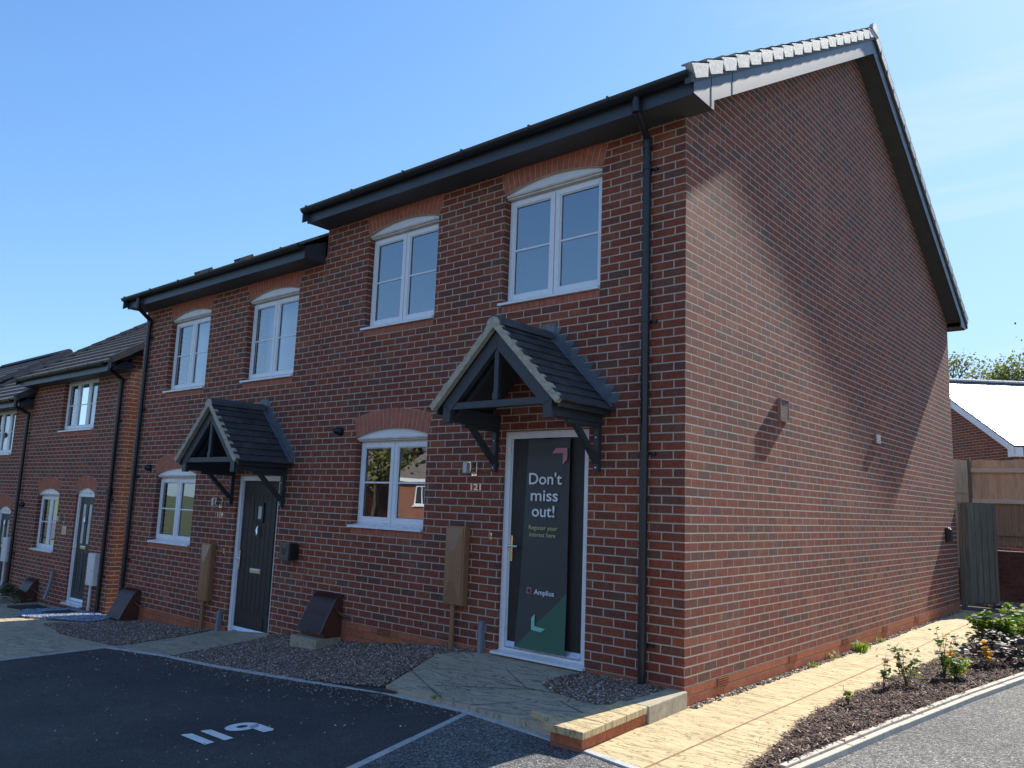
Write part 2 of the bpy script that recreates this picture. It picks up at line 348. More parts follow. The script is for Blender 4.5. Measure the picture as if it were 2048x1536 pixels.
def copytree(o,off,name=None,parent=None,top=True):
    c=o.copy(); COL.objects.link(c)
    if top: c.location=Vector(o.location)+Vector(off)
    c.parent=parent
    for ch in list(o.children): copytree(ch,off,None,c,False)
    return c

# ---------------------------------------------------------------- levels
def zg(X): return -.16+.045*max(X,-16) if X<0 else -.16+.02*min(X,4)
_zwx=[-16,-11,-8.9,-7.7,-6.9,-5.1,-4.17,-2.74,-2.2,0]; _zwz=[-.88,-.72,-.55,-.5,-.42,-.26,-.2,-.06,-.035,-.03]
def zw(X): return float(np.interp(X,_zwx,_zwz))
def zy(X,Y): t=min(1,max(0,-Y/1.35))**float(np.interp(X,[-3.8,-2.5],[.45,1])); return zw(X)*(1-t)+zg(X)*t
def surf(poly4,nu,nv,zf,mb=None):
    """bilinear patch over four XY corners, height from zf(x,y)"""
    mb=mb or MB(); a,b,c,d=[np.array(p,float) for p in poly4]; base=len(mb.v)
    for i in range(nu+1):
        for j in range(nv+1):
            u=i/nu; v=j/nv; p=(a*(1-u)+b*u)*(1-v)+(d*(1-u)+c*u)*v; mb.v.append((p[0],p[1],zf(p[0],p[1])))
    for i in range(nu):
        for j in range(nv):
            k=base+i*(nv+1)+j; mb.f.append((k,k+nv+1,k+nv+2,k+1))
    return mb
def inpoly(x,y,poly):
    c=False; n=len(poly)
    for i in range(n):
        x0,y0=poly[i]; x1,y1=poly[(i+1)%n]
        if (y0>y)!=(y1>y) and x<(x1-x0)*(y-y0)/(y1-y0)+x0: c=not c
    return c
def stones(name,poly,zf,dens,size,mat,label,cat,parent=None,flat=.6,elong=1.0,lift=.3,kind='stuff',n=None,weight=None):
    xs=[p[0] for p in poly]; ys=[p[1] for p in poly]
    area=(max(xs)-min(xs))*(max(ys)-min(ys)); N=int(area*dens) if n is None else n
    base=np.array([(1,0,0),(0,1,0),(-1,0,0),(0,-1,0),(0,0,1),(0,0,-1)],float)
    fc=np.array([(0,1,4),(1,2,4),(2,3,4),(3,0,4),(1,0,5),(2,1,5),(3,2,5),(0,3,5)])
    if elong>1.5:
        base=np.array([(1,.3,0),(-1,.35,0),(-1,-.3,0),(1,-.35,0),(.9,.3,.25),(-.9,.3,.25),(-.95,-.3,.25),(.9,-.3,.25)],float)
        fc=np.array([(0,1,5),(0,5,4),(1,2,6),(1,6,5),(2,3,7),(2,7,6),(3,0,4),(3,4,7),(4,5,6),(4,6,7)])
    V=[];F=[];k=0;tries=0
    while k<N and tries<N*6:
        tries+=1
        x=random.uniform(min(xs),max(xs)); y=random.uniform(min(ys),max(ys))
        if not inpoly(x+random.gauss(0,.018),y+random.gauss(0,.018),poly):
            if n is None: k+=1
            continue
        if weight and random.random()>weight(x,y): 
            if n is None: k+=1
            continue
        s=random.uniform(*size); v=base*np.array([s*elong*random.uniform(.7,1.2),s*random.uniform(.75,1.1),s*flat*random.uniform(.7,1.3)])
        v=v+rng.uniform(-.18,.18,base.shape)*s*(1 if elong<1.5 else .35)
        a=random.uniform(0,6.283); t=random.uniform(-.5,.5); 
        ca,sa=math.cos(a),math.sin(a); ct,st=math.cos(t),math.sin(t)
        Rm=np.array([[ca,-sa,0],[sa,ca,0],[0,0,1]])@np.array([[ct,0,st],[0,1,0],[-st,0,ct]])
        v=v@Rm.T+np.array([x,y,zf(x,y)+s*flat*lift+random.uniform(0,s*.3)])
        F.append(fc+len(base)*len(V)); V.append(v); k+=1
    if not V: return None
    V=np.concatenate(V); F=np.concatenate(F)
    me=bpy.data.meshes.new(name); me.from_pydata(V.tolist(),[],F.tolist()); me.materials.append(M[mat])
    o=bpy.data.objects.new(name,me); COL.objects.link(o); setp(o,label,cat,None,kind); return o

# ---------------------------------------------------------------- ground
base=MB()
xs=[-400,-120,-40,-16,-12,-8,-4,0,4,8,40,120,400]; ys=[-400,-120,-40,-12,-6,-1.6,0,6,12,40,120,400]
for i,x in enumerate(xs):
    for j,y in enumerate(ys): base.v.append((x,y,zg(x)-.06-(.6 if -16.5<x<-.1 and -.1<y<.1 and False else 0)))
n=len(ys)
for i in range(len(xs)-1):
    for j in range(n-1):
        k=i*n+j; base.f.append((k,k+n,k+n+1,k+1))
setp(build(base,'ground','grass'),'rough open ground around the houses','ground',kind='structure')
zf=lambda d:(lambda x,y:zg(x)+d)
# tarmac bay in front of houses (dark, fine)
bay=MB(); _k=[(-6.68,-1.56),(-5.6,-1.42),(-4.49,-1.40),(-3.25,-1.29),(-2.26,-1.14),(-1.21,-1.2)]
for a_,b_ in zip(_k,_k[1:]):
    g_=lambda x:-6.4+(x+6.68)/5.47*7.3
    surf([a_,b_,(g_(b_[0]),-7.5),(g_(a_[0]),-7.5)],6,8,zf(0),bay)
setp(build(bay,'parking_bay','tarmac'),'dark smooth tarmac parking bay','parking bay',kind='structure')
road=MB(); surf([(-1.2,-1.2),(.62,-1.6),(2.4,-7.5),(.9,-7.5)],8,6,zf(0),road)
surf([(.62,-1.6),(1.24,-1.3),(7,-1.3),(7,-7.5)],1,1,zf(0),road); surf([(.62,-1.6),(7,-7.5),(2.4,-7.5),(2.4,-7.5)],1,1,zf(0),road)
surf([(1.26,-1.3),(1.26,.5),(9,.5),(9,-1.3)],4,2,zf(0),road); surf([(1.36,.5),(2.05,4.8),(9,4.8),(9,.5)],4,2,zf(0),road); surf([(2.05,4.8),(3.4,14),(12,14),(9,4.8)],4,2,zf(0),road)
setp(build(road,'driveway','asphalt'),'coarse grey asphalt driveway','driveway',kind='structure')
rd=surf([(-60,-7.5),(60,-7.5),(60,-15.5),(-60,-15.5)],40,1,zf(.0)); setp(build(rd,'road','tarmac'),'estate road behind the camera','road',kind='structure')
rd=surf([(7,-7.5),(60,-7.5),(60,14),(12,14)],4,4,zf(-.03)); setp(build(rd,'turning_area','asphalt'),'asphalt turning area','road',kind='structure')

# kerb edgings: polyline bars following the plane
def kerb(pts,wd,h,top,name,mat,label,cat,seg=.91,gap=.006,group=None,kind='structure'):
    mb=MB(); pts=[Vector((p[0],p[1],0)) for p in pts]
    for a,b in zip(pts,pts[1:]):
        Ln=(b-a).length; m=max(1,round(Ln/seg))
        for i in range(m):
            p=a+(b-a)*(i/m); q=a+(b-a)*((i+1)/m); d=(b-a).normalized(); p=p+d*gap/2; q=q-d*gap/2
            sd=Vector((-d.y,d.x,0))*wd/2
            j=random.uniform(-.002,.002)
            v=[]
            for z in (-h,0):
                for P in (p-sd,q-sd,q+sd,p+sd): v.append((P.x,P.y,zg(P.x)+top+z+j))
            mb.add(v,[(0,3,2,1),(4,5,6,7),(0,1,5,4),(1,2,6,5),(2,3,7,6),(3,0,4,7)])
    return setp(build(mb,name,mat,bevel=.005),label,cat,group,kind)
KP=[(-6.7,-1.56),(-5.6,-1.42),(-4.49,-1.40),(-3.25,-1.29),(-2.26,-1.14),(-1.21,-1.2),(-.46,-1.36),(.07,-1.48),(.6,-1.6)]
kerb(KP,.065,.12,.012,'kerb','kerbstone','thin grey concrete edging between parking bay and front gardens','kerb')
kerb([(-1.2,-1.22),(-.72,-2.75),(.9,-7.4)],.055,.1,.006,'bay_divider','kerbstone','flush concrete strip dividing dark bay from coarse asphalt','kerb')
kerb([(-6.7,-1.58),(-6.62,-2.7),(-6.4,-7.4)],.05,.12,.012,'kerb','kerbstone','edging at the left end of the dark parking bay','kerb')
BK=[(1.02,-3.2),(1.2,-1.05),(1.37,.55),(1.56,2.1),(1.79,3.65),(2.15,5.4),(2.6,7.4)]
def edge_off(pts,d):
    o=[]
    for i,p in enumerate(pts):
        a=Vector(pts[max(i-1,0)]); b=Vector(pts[min(i+1,len(pts)-1)]); t=(b-a).normalized(); o.append((p[0]-t.y*d,p[1]+t.x*d))
    return o
kerb(BK[1:],.045,.16,.055,'bed_kerb','kerb_pale','pale rounded concrete kerb edging the bark mulch bed','kerb')
kerb(edge_off(BK[1:],-.05),.05,.16,.04,'bed_kerb','kerb_pale','lower pale kerb course beside the asphalt','kerb')

# house side path
WE=[(0.0,-1.56),(0,0),(0,9.8)]
path=MB()
ML=[(1.07,-1.35),(.98,-.5),(.88,.1),(.83,.8),(.86,1.8),(.89,2.9),(.93,4.3),(.95,5.8),(1.0,7.4),(1.3,8.6)]
pz=lambda x,y:-.152+.006*max(0,y) if y<4 else -.128+.004*(y-4)
pz=lambda x,y:float(np.interp(y,[-2,0,4,9,13],[-.15,-.15,-.165,-.14,-.12]))+.012*max(0,min(x,1))
surf([(-.05,-1.5),(1.25,-1.62),(1.25,9.6),(-.05,9.6)],6,40,lambda x,y:pz(x,y),path)
surf([(-.6,9.6),(1.6,9.6),(1.6,10.9),(-.6,10.9)],4,3,lambda x,y:pz(x,y),path)
setp(build(path,'side_path','paving'),'yellow riven sandstone path along the gable wall','path',kind='structure')
jn=MB()
surf([(.555,-1.58),(.567,-1.58),(.475,9.6),(.463,9.6)],1,40,lambda x,y:pz(x,y)+.003,jn)
setp(build(jn,'path_joint','joint'),'mortar joint down the middle of the side path','path joint',kind='structure')
# forecourt paving strip west of bay and under the beds
wp=surf([(-16.5,0.3),(-5.65,0.02),(-5.55,-1.4),(-16.5,-1.6)],60,8,lambda x,y:zy(x,y)-.012)
surf([(-16.5,-1.59),(-6.72,-1.4),(-6.6,-4.2),(-16.5,-4.2)],30,6,zf(-.012),wp)
setp(build(wp,'front_paving','paving_shade_tint'),'riven paving in front of the lower houses','paving',kind='structure')
def bed(name,poly,zfun,label):
    mb=MB(); n=len(poly); mb.v=[(x,y,zfun(x,y)) for x,y in poly]; 
    bm=bmesh.new(); vs=[bm.verts.new(v) for v in mb.v]; f=bm.faces.new(vs); bmesh.ops.triangulate(bm,faces=[f]); 
    bmesh.ops.subdivide_edges(bm,edges=bm.edges,cuts=3,use_grid_fill=True)
    for v in bm.verts: v.co.z=zfun(v.co.x,v.co.y)
    me=bpy.data.meshes.new(name); bm.to_mesh(me); bm.free(); me.materials.append(M['soil']); o=bpy.data.objects.new(name,me); COL.objects.link(o); return setp(o,label,'gravel bed',kind='structure')
# gravel bed in front of 121 (left of its path)
G1=[(-5.62,0.0),(-5.5,-1.38),(-4.49,-1.37),(-3.25,-1.26),(-2.35,-1.12),(-2.28,0.0)]
G1=[(-5.65,0.0),(-5.55,-1.38),(-4.49,-1.37),(-3.25,-1.26),(-2.30,-1.12),(-2.42,-.75),(-2.52,-.3),(-2.2,-.03),(-2.2,0.0)]
surf([(-5.7,.02),(-2.1,.02),(-2.1,-1.16),(-5.6,-1.42)],20,8,lambda x,y:zy(x,y)-.008,gb:=MB())
setp(build(gb,'gravel_bed','soil'),'bed under the brown gravel between the two front doors','gravel bed',kind='structure')
stones('gravel',G1,lambda x,y:zy(x,y)+.004,9500,(.006,.0135),'gravel','brown mixed gravel in front of the ground floor window by the brown hood','gravel')
# gravel wedge in front of 119
G2=[(-7.12,.0),(-6.95,-.6),(-6.85,-1.4),(-8.3,-1.42),(-9.9,-1.1),(-9.75,-.55),(-9.2,-.02)]
surf([(-9.7,.02),(-7.16,.02),(-6.98,-1.3),(-9.6,-1.05)],14,6,lambda x,y:zy(x,y)-.0085,gb:=MB())
setp(build(gb,'gravel_bed','soil'),'bed under the gravel in front of the lower house','gravel bed',kind='structure')
stones('gravel',G2,lambda x,y:zy(x,y)-.006,6500,(.008,.015),'gravel','brown gravel wedge left of the house 119 path','gravel')
G3=[(-12.3,.15),(-11.3,.22),(-9.75,-.2),(-9.5,-.6),(-11.3,-1.05),(-12.2,-.6)]
stones('pebbles',G3,lambda x,y:zy(x,y)+.012,2600,(.014,.026),'pebble','pale blue slate chippings around a square drain cover','pebbles',flat=.5)
# loose grit
def near(x,y):
    yk=float(np.interp(x,[p[0] for p in KP],[p[1] for p in KP])); return math.exp(-(yk-y)/.16)*(.25+.75*math.exp(-((x+3.0)/1.1)**2))+.012
stones('loose_grit',[(-6.5,-1.5),(-5.5,-1.46),(-4.4,-1.44),(-3.2,-1.34),(-2.2,-1.19),(-1.2,-1.26),(-1,-3.6),(-6.4,-3.6)],zf(.001),2600,(.005,.011),'gravel','loose stones spilled over the dark tarmac','loose stones',weight=near)
stones('wall_foot_stones',[(.0,-.02),(.085,0),(.07,9.6),(0,9.6)],lambda x,y:pz(x,y)-.002,2600,(.008,.02),'gravel','loose stones along the foot of the gable wall','loose stones')

# paving of 121: raised slab platform with capping
def pz121(x,y):
    t=min(1,max(0,-y/1.4)); lf=-.27+.0; zr=-.03
    k=min(1,max(0,(x+2.35)/2.4)); zfro=float(np.interp(x,[-2.3,-1.21,-.8,-.46,.05],[-.252,-.197,-.165,-.11,-.034]))
    k2=t; return -.03*(1-k2)+zfro*k2
PK=[(-2.26,-1.115),(-1.21,-1.17),(-.46,-1.33),(-.2,-1.38),(.125,-1.55)]
pv=MB()
ed=[(-2.26,-1.115),(-2.0,-1.128),(-1.6,-1.15),(-1.21,-1.172),(-.8,-1.26),(-.46,-1.335),(-.1,-1.41)]
for i in range(6):
    a,b=ed[i],ed[i+1]
    ta=i/6; tb=(i+1)/6
    A=(-2.28+ta*2.2,-.03); B=(-2.28+tb*2.2,-.03)
    if i==0: A=(-2.5,-.28)
    surf([A,B,b,a],3,8,pz121,pv)
surf([(-2.5,-.28),(-2.28+2.2/6,-.03),(-2.28+2.2/6,.03),(-2.2,.03)],2,2,pz121,pv)
surf([(-1.95,-.04),(0,-.04),(0,.03),(-1.95,.03)],3,1,pz121,pv)
# front riser face
for (a,b) in zip(ed,ed[1:]): pv.quad((a[0],a[1],pz121(*a)),(b[0],b[1],pz121(*b)),(b[0],b[1],-.4),(a[0],a[1],-.4))
setp(build(pv,'entrance_paving','paving_shade_tint'),'riven slabs tinted grey for shade in front of the banner door','paving',kind='structure')
pj=MB()
def groove(a,b,wd=.006):
    a=Vector((*a,0)); b=Vector((*b,0)); d=(b-a).normalized(); sd=Vector((-d.y,d.x,0))*wd/2; n=8
    for i in range(n):
        p=a+(b-a)*(i/n); q=a+(b-a)*((i+1)/n)
        pj.quad(*[(P.x,P.y,pz121(P.x,P.y)+.003) for P in (p-sd,q-sd,q+sd,p+sd)])
for a,b in [((-2.42,-.7),(-1.55,-1.14)),((-1.45,-.62),(-.62,-.62)),((-1.85,-.93),(-1.0,-.62)),((-.72,-.45),(-.55,-.8)),((-.92,-.95),(-1.21,-1.165)),((-.62,-.8),(-.14,-1.1)),((-1.6,-.3),(-1.1,-.62))]: groove(a,b)
setp(build(pj,'paving_joint','dark'),'thin dark joints between the entrance slabs','paving joint',kind='structure')
stones('slab_litter',[(-1.9,-1.05),(-.9,-.95),(-.7,-.4),(-1.5,-.3),(-2.1,-.6)],lambda x,y:pz121(x,y)+.001,260,(.003,.008),'mulch','dark leaf litter scattered on the entrance slabs','litter',flat=.3,weight=lambda x,y:math.exp(-((x+1.55)/.3)**2-((y+.75)/.2)**2)+.06)
# capping stones + brick riser + concrete end block (a low retaining wall)
lw=thing('low_wall',(.05,-.8,-.16),'low brick step wall with yellow stone capping at the end of the entrance paving','low wall')
cp=MB()
cz=-.03
for i,(y0,y1) in enumerate([(-1.56,-1.27),(-1.266,-.98),(-.976,-.66)]):
    sk=lambda y:.125-.065*(y+1.56)/.9
    cp.prism([(-.15-.05*(i==0),y0),(sk(y0),y0),(sk(y1),y1),(-.17,y1)],2,cz-.045,cz+.004+.001*i)
cp.prism([(-.46,-1.36),(-.2,-1.43),(.12,-1.562),(-.15,-1.36)],2,cz-.05,cz+.001)
build(cp,'capping','paving',lw,bevel=.006)
rz=MB(); rz.prism([(-.16,-1.52),(.1,-1.53),(.05,-.67),(-.1,-.67)],2,-.36,cz-.047); build(rz,'brick_riser','brick_plinth',lw)
cb=MB(); cb.prism([(-.13,-.655),(.068,-.655),(.03,-.004),(-.13,-.004)],2,-.36,cz+.006); build(cb,'end_block','concrete',lw,bevel=.008)
G4=[(-1.07,-.46),(-.98,-.05),(-.15,-.04),(-.13,-.6),(-.3,-.78),(-.75,-.62)]
surf([(-.94,-.04),(-.16,-.04),(-.16,-.62),(-.92,-.5)],4,4,lambda x,y:pz121(x,y)+.002,gb:=MB()); setp(build(gb,'gravel_bed','soil'),'small bed at the wall right of the banner door','gravel bed',kind='structure')
stones('gravel',G4,lambda x,y:pz121(x,y)+.004,9500,(.006,.0135),'gravel','small patch of gravel between banner door and house corner','gravel')

# ---------------------------------------------------------------- wall builder
def wallgrid(mb,x0,x1,z0,z1,ops,Y,depth):
    X=sorted(set([x0,x1]+[v for o in ops for v in o[:2]])); Z=sorted(set([z0,z1]+[v for o in ops for v in o[2:4]]))
    for a,b in zip(X,X[1:]):
        for c,d in zip(Z,Z[1:]):
            mx_,mz=(a+b)/2,(c+d)/2
            if any(o[0]<mx_<o[1] and o[2]<mz<o[3] for o in ops): continue
            mb.quad((a,Y,c),(b,Y,c),(b,Y,d),(a,Y,d)); mb.quad((a,Y+depth,c),(a,Y+depth,d),(b,Y+depth,d),(b,Y+depth,c))
    for a,b,c,d in [o[:4] for o in ops]:
        mb.quad((a,Y,c),(a,Y,d),(a,Y+depth,d),(a,Y+depth,c)); mb.quad((b,Y,c),(b,Y+depth,c),(b,Y+depth,d),(b,Y,d))
        mb.quad((a,Y,c),(a,Y+depth,c),(b,Y+depth,c),(b,Y,c)); mb.quad((a,Y,d),(b,Y,d),(b,Y+depth,d),(a,Y+depth,d))
def arch(parent,x0,x1,zs,rise,Y,thick=.225,skew=0,n=None,label=None):
    """segmental brick arch: mortar backing + voussoirs"""
    hw=(x1-x0)/2; cx=(x0+x1)/2; rad=(hw*hw+rise*rise)/(2*rise); cz=zs+rise-rad
    a0=math.asin(hw/rad); N=n or max(10,round(2*a0*(rad+thick*.5)/.073))
    a1=a0*(1+skew/ hw*.9)
    def P(f,r_): # f -1..1
        a=a0*f+ (a1-a0)*f*((r_-rad)/thick); return (cx+r_*math.sin(a),cz+r_*math.cos(a))
    bk=MB(); m=24
    poly=[P(-1+2*i/m,rad) for i in range(m+1)]+[P(1-2*i/m,rad+thick) for i in range(m+1)]
    # quads strip
    for i in range(m):
        f0=-1+2*i/m; f1=-1+2*(i+1)/m
        a,b,c,d=P(f0,rad),P(f1,rad),P(f1,rad+thick),P(f0,rad+thick)
        bk.prism([a,b,c,d],1,Y-.0015,Y+.12)
    o=build(bk,'brick_arch','arch_joint',parent)
    vs=MB(); g=.05/N*2
    for i in range(N):
        f0=-1+2*(i+.075)/N; f1=-1+2*(i+.925)/N
        a,b,c,d=P(f0,rad+.004),P(f1,rad+.004),P(f1,rad+thick-.003),P(f0,rad+thick-.003); y=Y-.0045-random.uniform(0,.0015)
        vs.prism([a,b,c,d],1,y,Y+.1)
    build(vs,'voussoir','arch',o)
    return o
def ring(mb,x0,x1,z0,z1,wd,y0,y1,bot=None):
    b=bot or wd
    mb.box(x0,x0+wd,y0,y1,z0,z1); mb.box(x1-wd,x1,y0,y1,z0,z1); mb.box(x0+wd,x1-wd,y0,y1,z0,z0+b); mb.box(x0+wd,x1-wd,y0,y1,z1-wd,z1)
def window(house,x0,x1,z0,z1,Y,arched=.085,lights=2,soldier=True,narrow=False,bars=True,blind=None,eave=False):
    """z0 = underside of sill, z1 = springing line / head"""
    y=Y+.085; fz0=z0+.045; fz1=z1-.05 if arched else z1-.01
    f=MB(); ring(f,x0+.004,x1-.004,fz0,fz1,.035,y,y+.07)
    w=(x1-x0-.008)/lights
    o=build(f,'window','white',house,bevel=.004)
    sb=MB(); pn=[]
    for i in range(lights):
        a=x0+.004+w*i+(.018 if i==0 else .004); b=x0+.004+w*(i+1)-(.018 if i==lights-1 else .004)
        ring(sb,a,b,fz0+.022,fz1-.02,.056,y-.016,y+.05)
        # inner bead
        ring(sb,a+.054,b-.054,fz0+.074,fz1-.072,.014,y-.006,y+.03)
        pn.append((a+.068,b-.068))
    build(sb,'sash','white',o,bevel=.005)
    if lights>1:
        gp=MB()
        for i in range(1,lights): gp.box(x0+w*i-.002+.004,x0+w*i+.002+.004,y-.004,y+.02,fz0+.02,fz1-.02)
        build(gp,'seal','dark',o)
    for a,b in pn:
        pm=MB(); za,zb=fz0+.088,fz1-.086
        sk=MB(); ring(sk,a-.001,b+.001,za-.001,zb+.001,.004,y+.008,y+.02); build(sk,'gasket','black',o)
        p=MB(); p.quad((a,y+.012,za),(b,y+.012,za),(b,y+.012,zb),(a,y+.012,zb)); build(p,'pane','glass',o)
        if bars:
            bb=MB(); zm=(za+zb)/2-.0; bb.box(a+.001,b-.001,y+.003,y+.0115,zm-.0095,zm+.0095); build(bb,'glazing_bar','white',o)
    s=MB(); s.prism([(Y-.038,z0+.004),(Y-.038,z0+.03),(y+.0,z0+.052),(y+.03,z0+.052),(y+.03,z0+.004)],0,x0-.028 if not narrow else x0-.028,x1+.0)
    build(s,'sill','white',o,bevel=.003)
    if soldier:
        sm=MB(); n=round((x1-x0)/.0733)
        for i in range(n): sm.box(x0+(x1-x0)*(i+.05)/n,x0+(x1-x0)*(i+.95)/n,Y-.003,Y+.09,z0-.07,z0-.001)
        build(sm,'sill_bricks','arch',o)
    if arched:
        hw=(x1-x0)/2; cx=(x0+x1)/2; rad=(hw*hw+arched**2)/(2*arched); cz=z1+arched-rad; a0=math.asin(hw/rad)
        poly=[(cx+rad*math.sin(-a0+2*a0*i/16),cz+rad*math.cos(-a0+2*a0*i/16)) for i in range(17)]
        h=MB(); h.prism([(x0,z1-.012)]+poly+[(x1,z1-.012)],1,Y+.035,Y+.12); hp=build(h,'head_panel','white',o)
        t=MB(); t.box(x0+.002,x1-.002,Y+.012,y+.06,z1-.034,z1-.012); t.box(x0+.002,x1-.002,Y+.03,y+.06,z1-.052,z1-.0345); build(t,'head_trim','dirtywhite',o,bevel=.003)
        arch(house,x0,x1,z1,arched,Y)
    if blind:
        b=MB()
        for (a,c,za,zb) in blind: b.box(a,c,Y+.34,Y+.35,za,zb)
        build(b,'blind','blind',o)
    return (x0,x1,z0,z1+(arched if arched else 0))
def interior(house,x0,x1,Y,z0,z1,zm):
    mb=MB(); d=4.2; a,b=x0+.32,x1-.32; y0=Y+.302; y1=Y+d
    for (lo,hi) in ((z0,zm-.12),(zm+.12,z1)):
        mb.quad((a,y1,lo),(b,y1,lo),(b,y1,hi),(a,y1,hi)); mb.quad((a,y0,lo),(a,y1,lo),(a,y1,hi),(a,y0,hi)); mb.quad((b,y0,lo),(b,y0,hi),(b,y1,hi),(b,y1,lo))
        mb.quad((a,y0,lo),(b,y0,lo),(b,y1,lo),(a,y1,lo)); mb.quad((a,y0,hi),(a,y1,hi),(b,y1,hi),(b,y0,hi))
    return build(mb,'interior','room',house)
def roof_slope(mb,x0,x1,ye,ze,yr,zr,course=.32,th=.028):
    """stepped tile courses from eave (ye,ze) to ridge (yr,zr); direction in Y"""
    L_=math.hypot(yr-ye,zr-ze); n=max(1,round(L_/course)); dy=(yr-ye)/n; dz=(zr-ze)/n
    ny=-(zr-ze)/L_*th*(1 if yr>ye else -1); nz=abs(yr-ye)/L_*th
    for i in range(n):
        a=(ye+dy*i,ze+dz*i); b=(ye+dy*(i+1),ze+dz*(i+1)); 
        poly=[(a[0],a[1]),(a[0]+ny,a[1]+nz),(b[0]+ny*.05,b[1]+nz*.05),(b[0],b[1])]
        mb.prism(poly,0,x0,x1)
def gutter(house,x0,x1,Y,z,clips=True,ends=True):
    r=.056; prof=[]
    for i in range(9):
        a=math.pi+math.pi*i/8; prof.append((Y+r*math.cos(a),z+r*math.sin(a)*1.0))
    outer=prof; inner=[(Y+(r-.005)*math.cos(math.pi+math.pi*i/8),z+(r-.005)*math.sin(math.pi+math.pi*i/8)) for i in range(8,-1,-1)]
    mb=MB(); mb.prism(outer+inner,0,x0,x1)
    if ends:
        for xe in (x0,x1): mb.prism(outer,0,xe-.004,xe+.004)
    g=build(mb,'gutter','black',house,smooth=True)
    x=x0+.12
    while x<x1:
        cl=MB()
        pr_=[(Y+(r+.007)*math.cos(math.pi+math.pi*i/8),z+.003+(r+.007)*math.sin(math.pi+math.pi*i/8)) for i in range(9)]
        cl.prism(pr_+[(Y+r+.03,z+.0),(Y+r+.03,z+.012),(Y-r-.006,z+.012)],0,x-.012,x+.012); x+=.9
        build(cl,'gutter_clip','black',g)
    return g
def downpipe(house,x,Yw,Yg,zt,zb,ztop,r=.034,clips=(),xo=None):
    """from gutter at Yg down, swan neck back to the wall, down to zb"""
    yw=Yw-.05
    mb=MB(); xo=x if xo is None else xo; mb.tube([(xo,Yg,ztop),(xo,Yg,zt+.03)],r,14); mb.tube([(xo,Yg,zt+.045),(x,yw,zt-.075)],r*.97,14); mb.tube([(x,yw,zt-.06),(x,yw,zb)],r,14)
    for (zz,yy,xx) in ((zt+.085,Yg,xo),(zt-.11,yw,x)): mb.tube([(xx,yy,zz-.06),(xx,yy,zz+.045)],r+.006,14)
    o=build(mb,'downpipe','black',house,smooth=True)
    for z in clips: c=MB(); c.tube([(x,yw,z-.012),(x,yw,z+.012)],r+.008,14); c.box(x-.03,x+.09,Yw-.02,Yw,z-.012,z+.012); c.tube([(x+.085,Yw-.035,z),(x+.085,Yw,z)],.009,8); build(c,'pipe_clip','black',o)
    return o
def plinth_strip(house,x0,x1,Y,zt):
    mb=MB(); n=round((x1-x0)/.25)
    # follows ground, top edge level
    mb.box(x0,x1,Y-.003,Y+.02,zt-.6,zt); return build(mb,'plinth','brick_plinth',house)

SLOPE=math.tan(R(30.03))
def terr_roof(house,x0,x1,Yf,Yb,zs,ov0,ov1,pitch,eave=.4,caps='none',tile='tile',fdepth=.3,fz=None):
    """zs = soffit level. Builds roof, fascia, soffit. ov0/ov1 overhang at left/right"""
    sl=math.tan(R(pitch)); ze=zs+.165; ye=Yf-eave; yb=Yb+eave; ym=(Yf+Yb)/2; zr=ze+sl*(ym-ye)
    mb=MB(); th=.028 if pitch<32 else .042; dn=th/math.cos(R(pitch))
    roof_slope(mb,x0-ov0,x1+ov1,ye,ze-dn,ym,zr-dn,th=th); roof_slope(mb,x0-ov0,x1+ov1,yb,ze-dn,ym,zr-dn,th=th)
    rf=build(mb,'roof',tile,house)
    rg=MB(); n=round((x1+ov1-x0+ov0)/.45); W=(x1+ov1-x0+ov0)/n
    for i in range(n):
        a=x0-ov0+W*i; rr=.105
        prof=[(ym+rr*math.cos(math.pi*k/8)*1.05,zr-.045+rr*.95*math.sin(math.pi*k/8)) for k in range(9)]
        rg.prism(prof,0,a+.004,a+W-.004)
    build(rg,'ridge_tiles','ridge',rf,smooth=True)
    f=MB(); fy=Yf-fdepth
    f.box(x0-ov0+.002,x1+(ov1-.0225 if ov1 else -.002),fy-.02,fy,zs-.02,ze-.03); build(f,'fascia','anthracite',house)
    f=MB(); f.box(x0-ov0,x1+(ov1-.0225 if ov1 else -.002),Yb+fdepth,Yb+fdepth+.02,zs-.02,ze-.03); build(f,'fascia','anthracite',house)
    s=MB(); s.box(x0-ov0,x1+(ov1-.0225 if ov1 else -.002),fy,Yf+(.04 if ov1>.2 else -.001),zs-.012,zs-.0005); build(s,'soffit','soffit',house)
    s=MB(); s.box(x0-ov0,x1+(ov1-.0225 if ov1 else -.002),Yb+.001,Yb+fdepth,zs-.012,zs); build(s,'soffit','soffit',house)
    return dict(rf=rf,sl=sl,ze=ze,ye=ye,yb=yb,ym=ym,zr=zr,dn=dn)
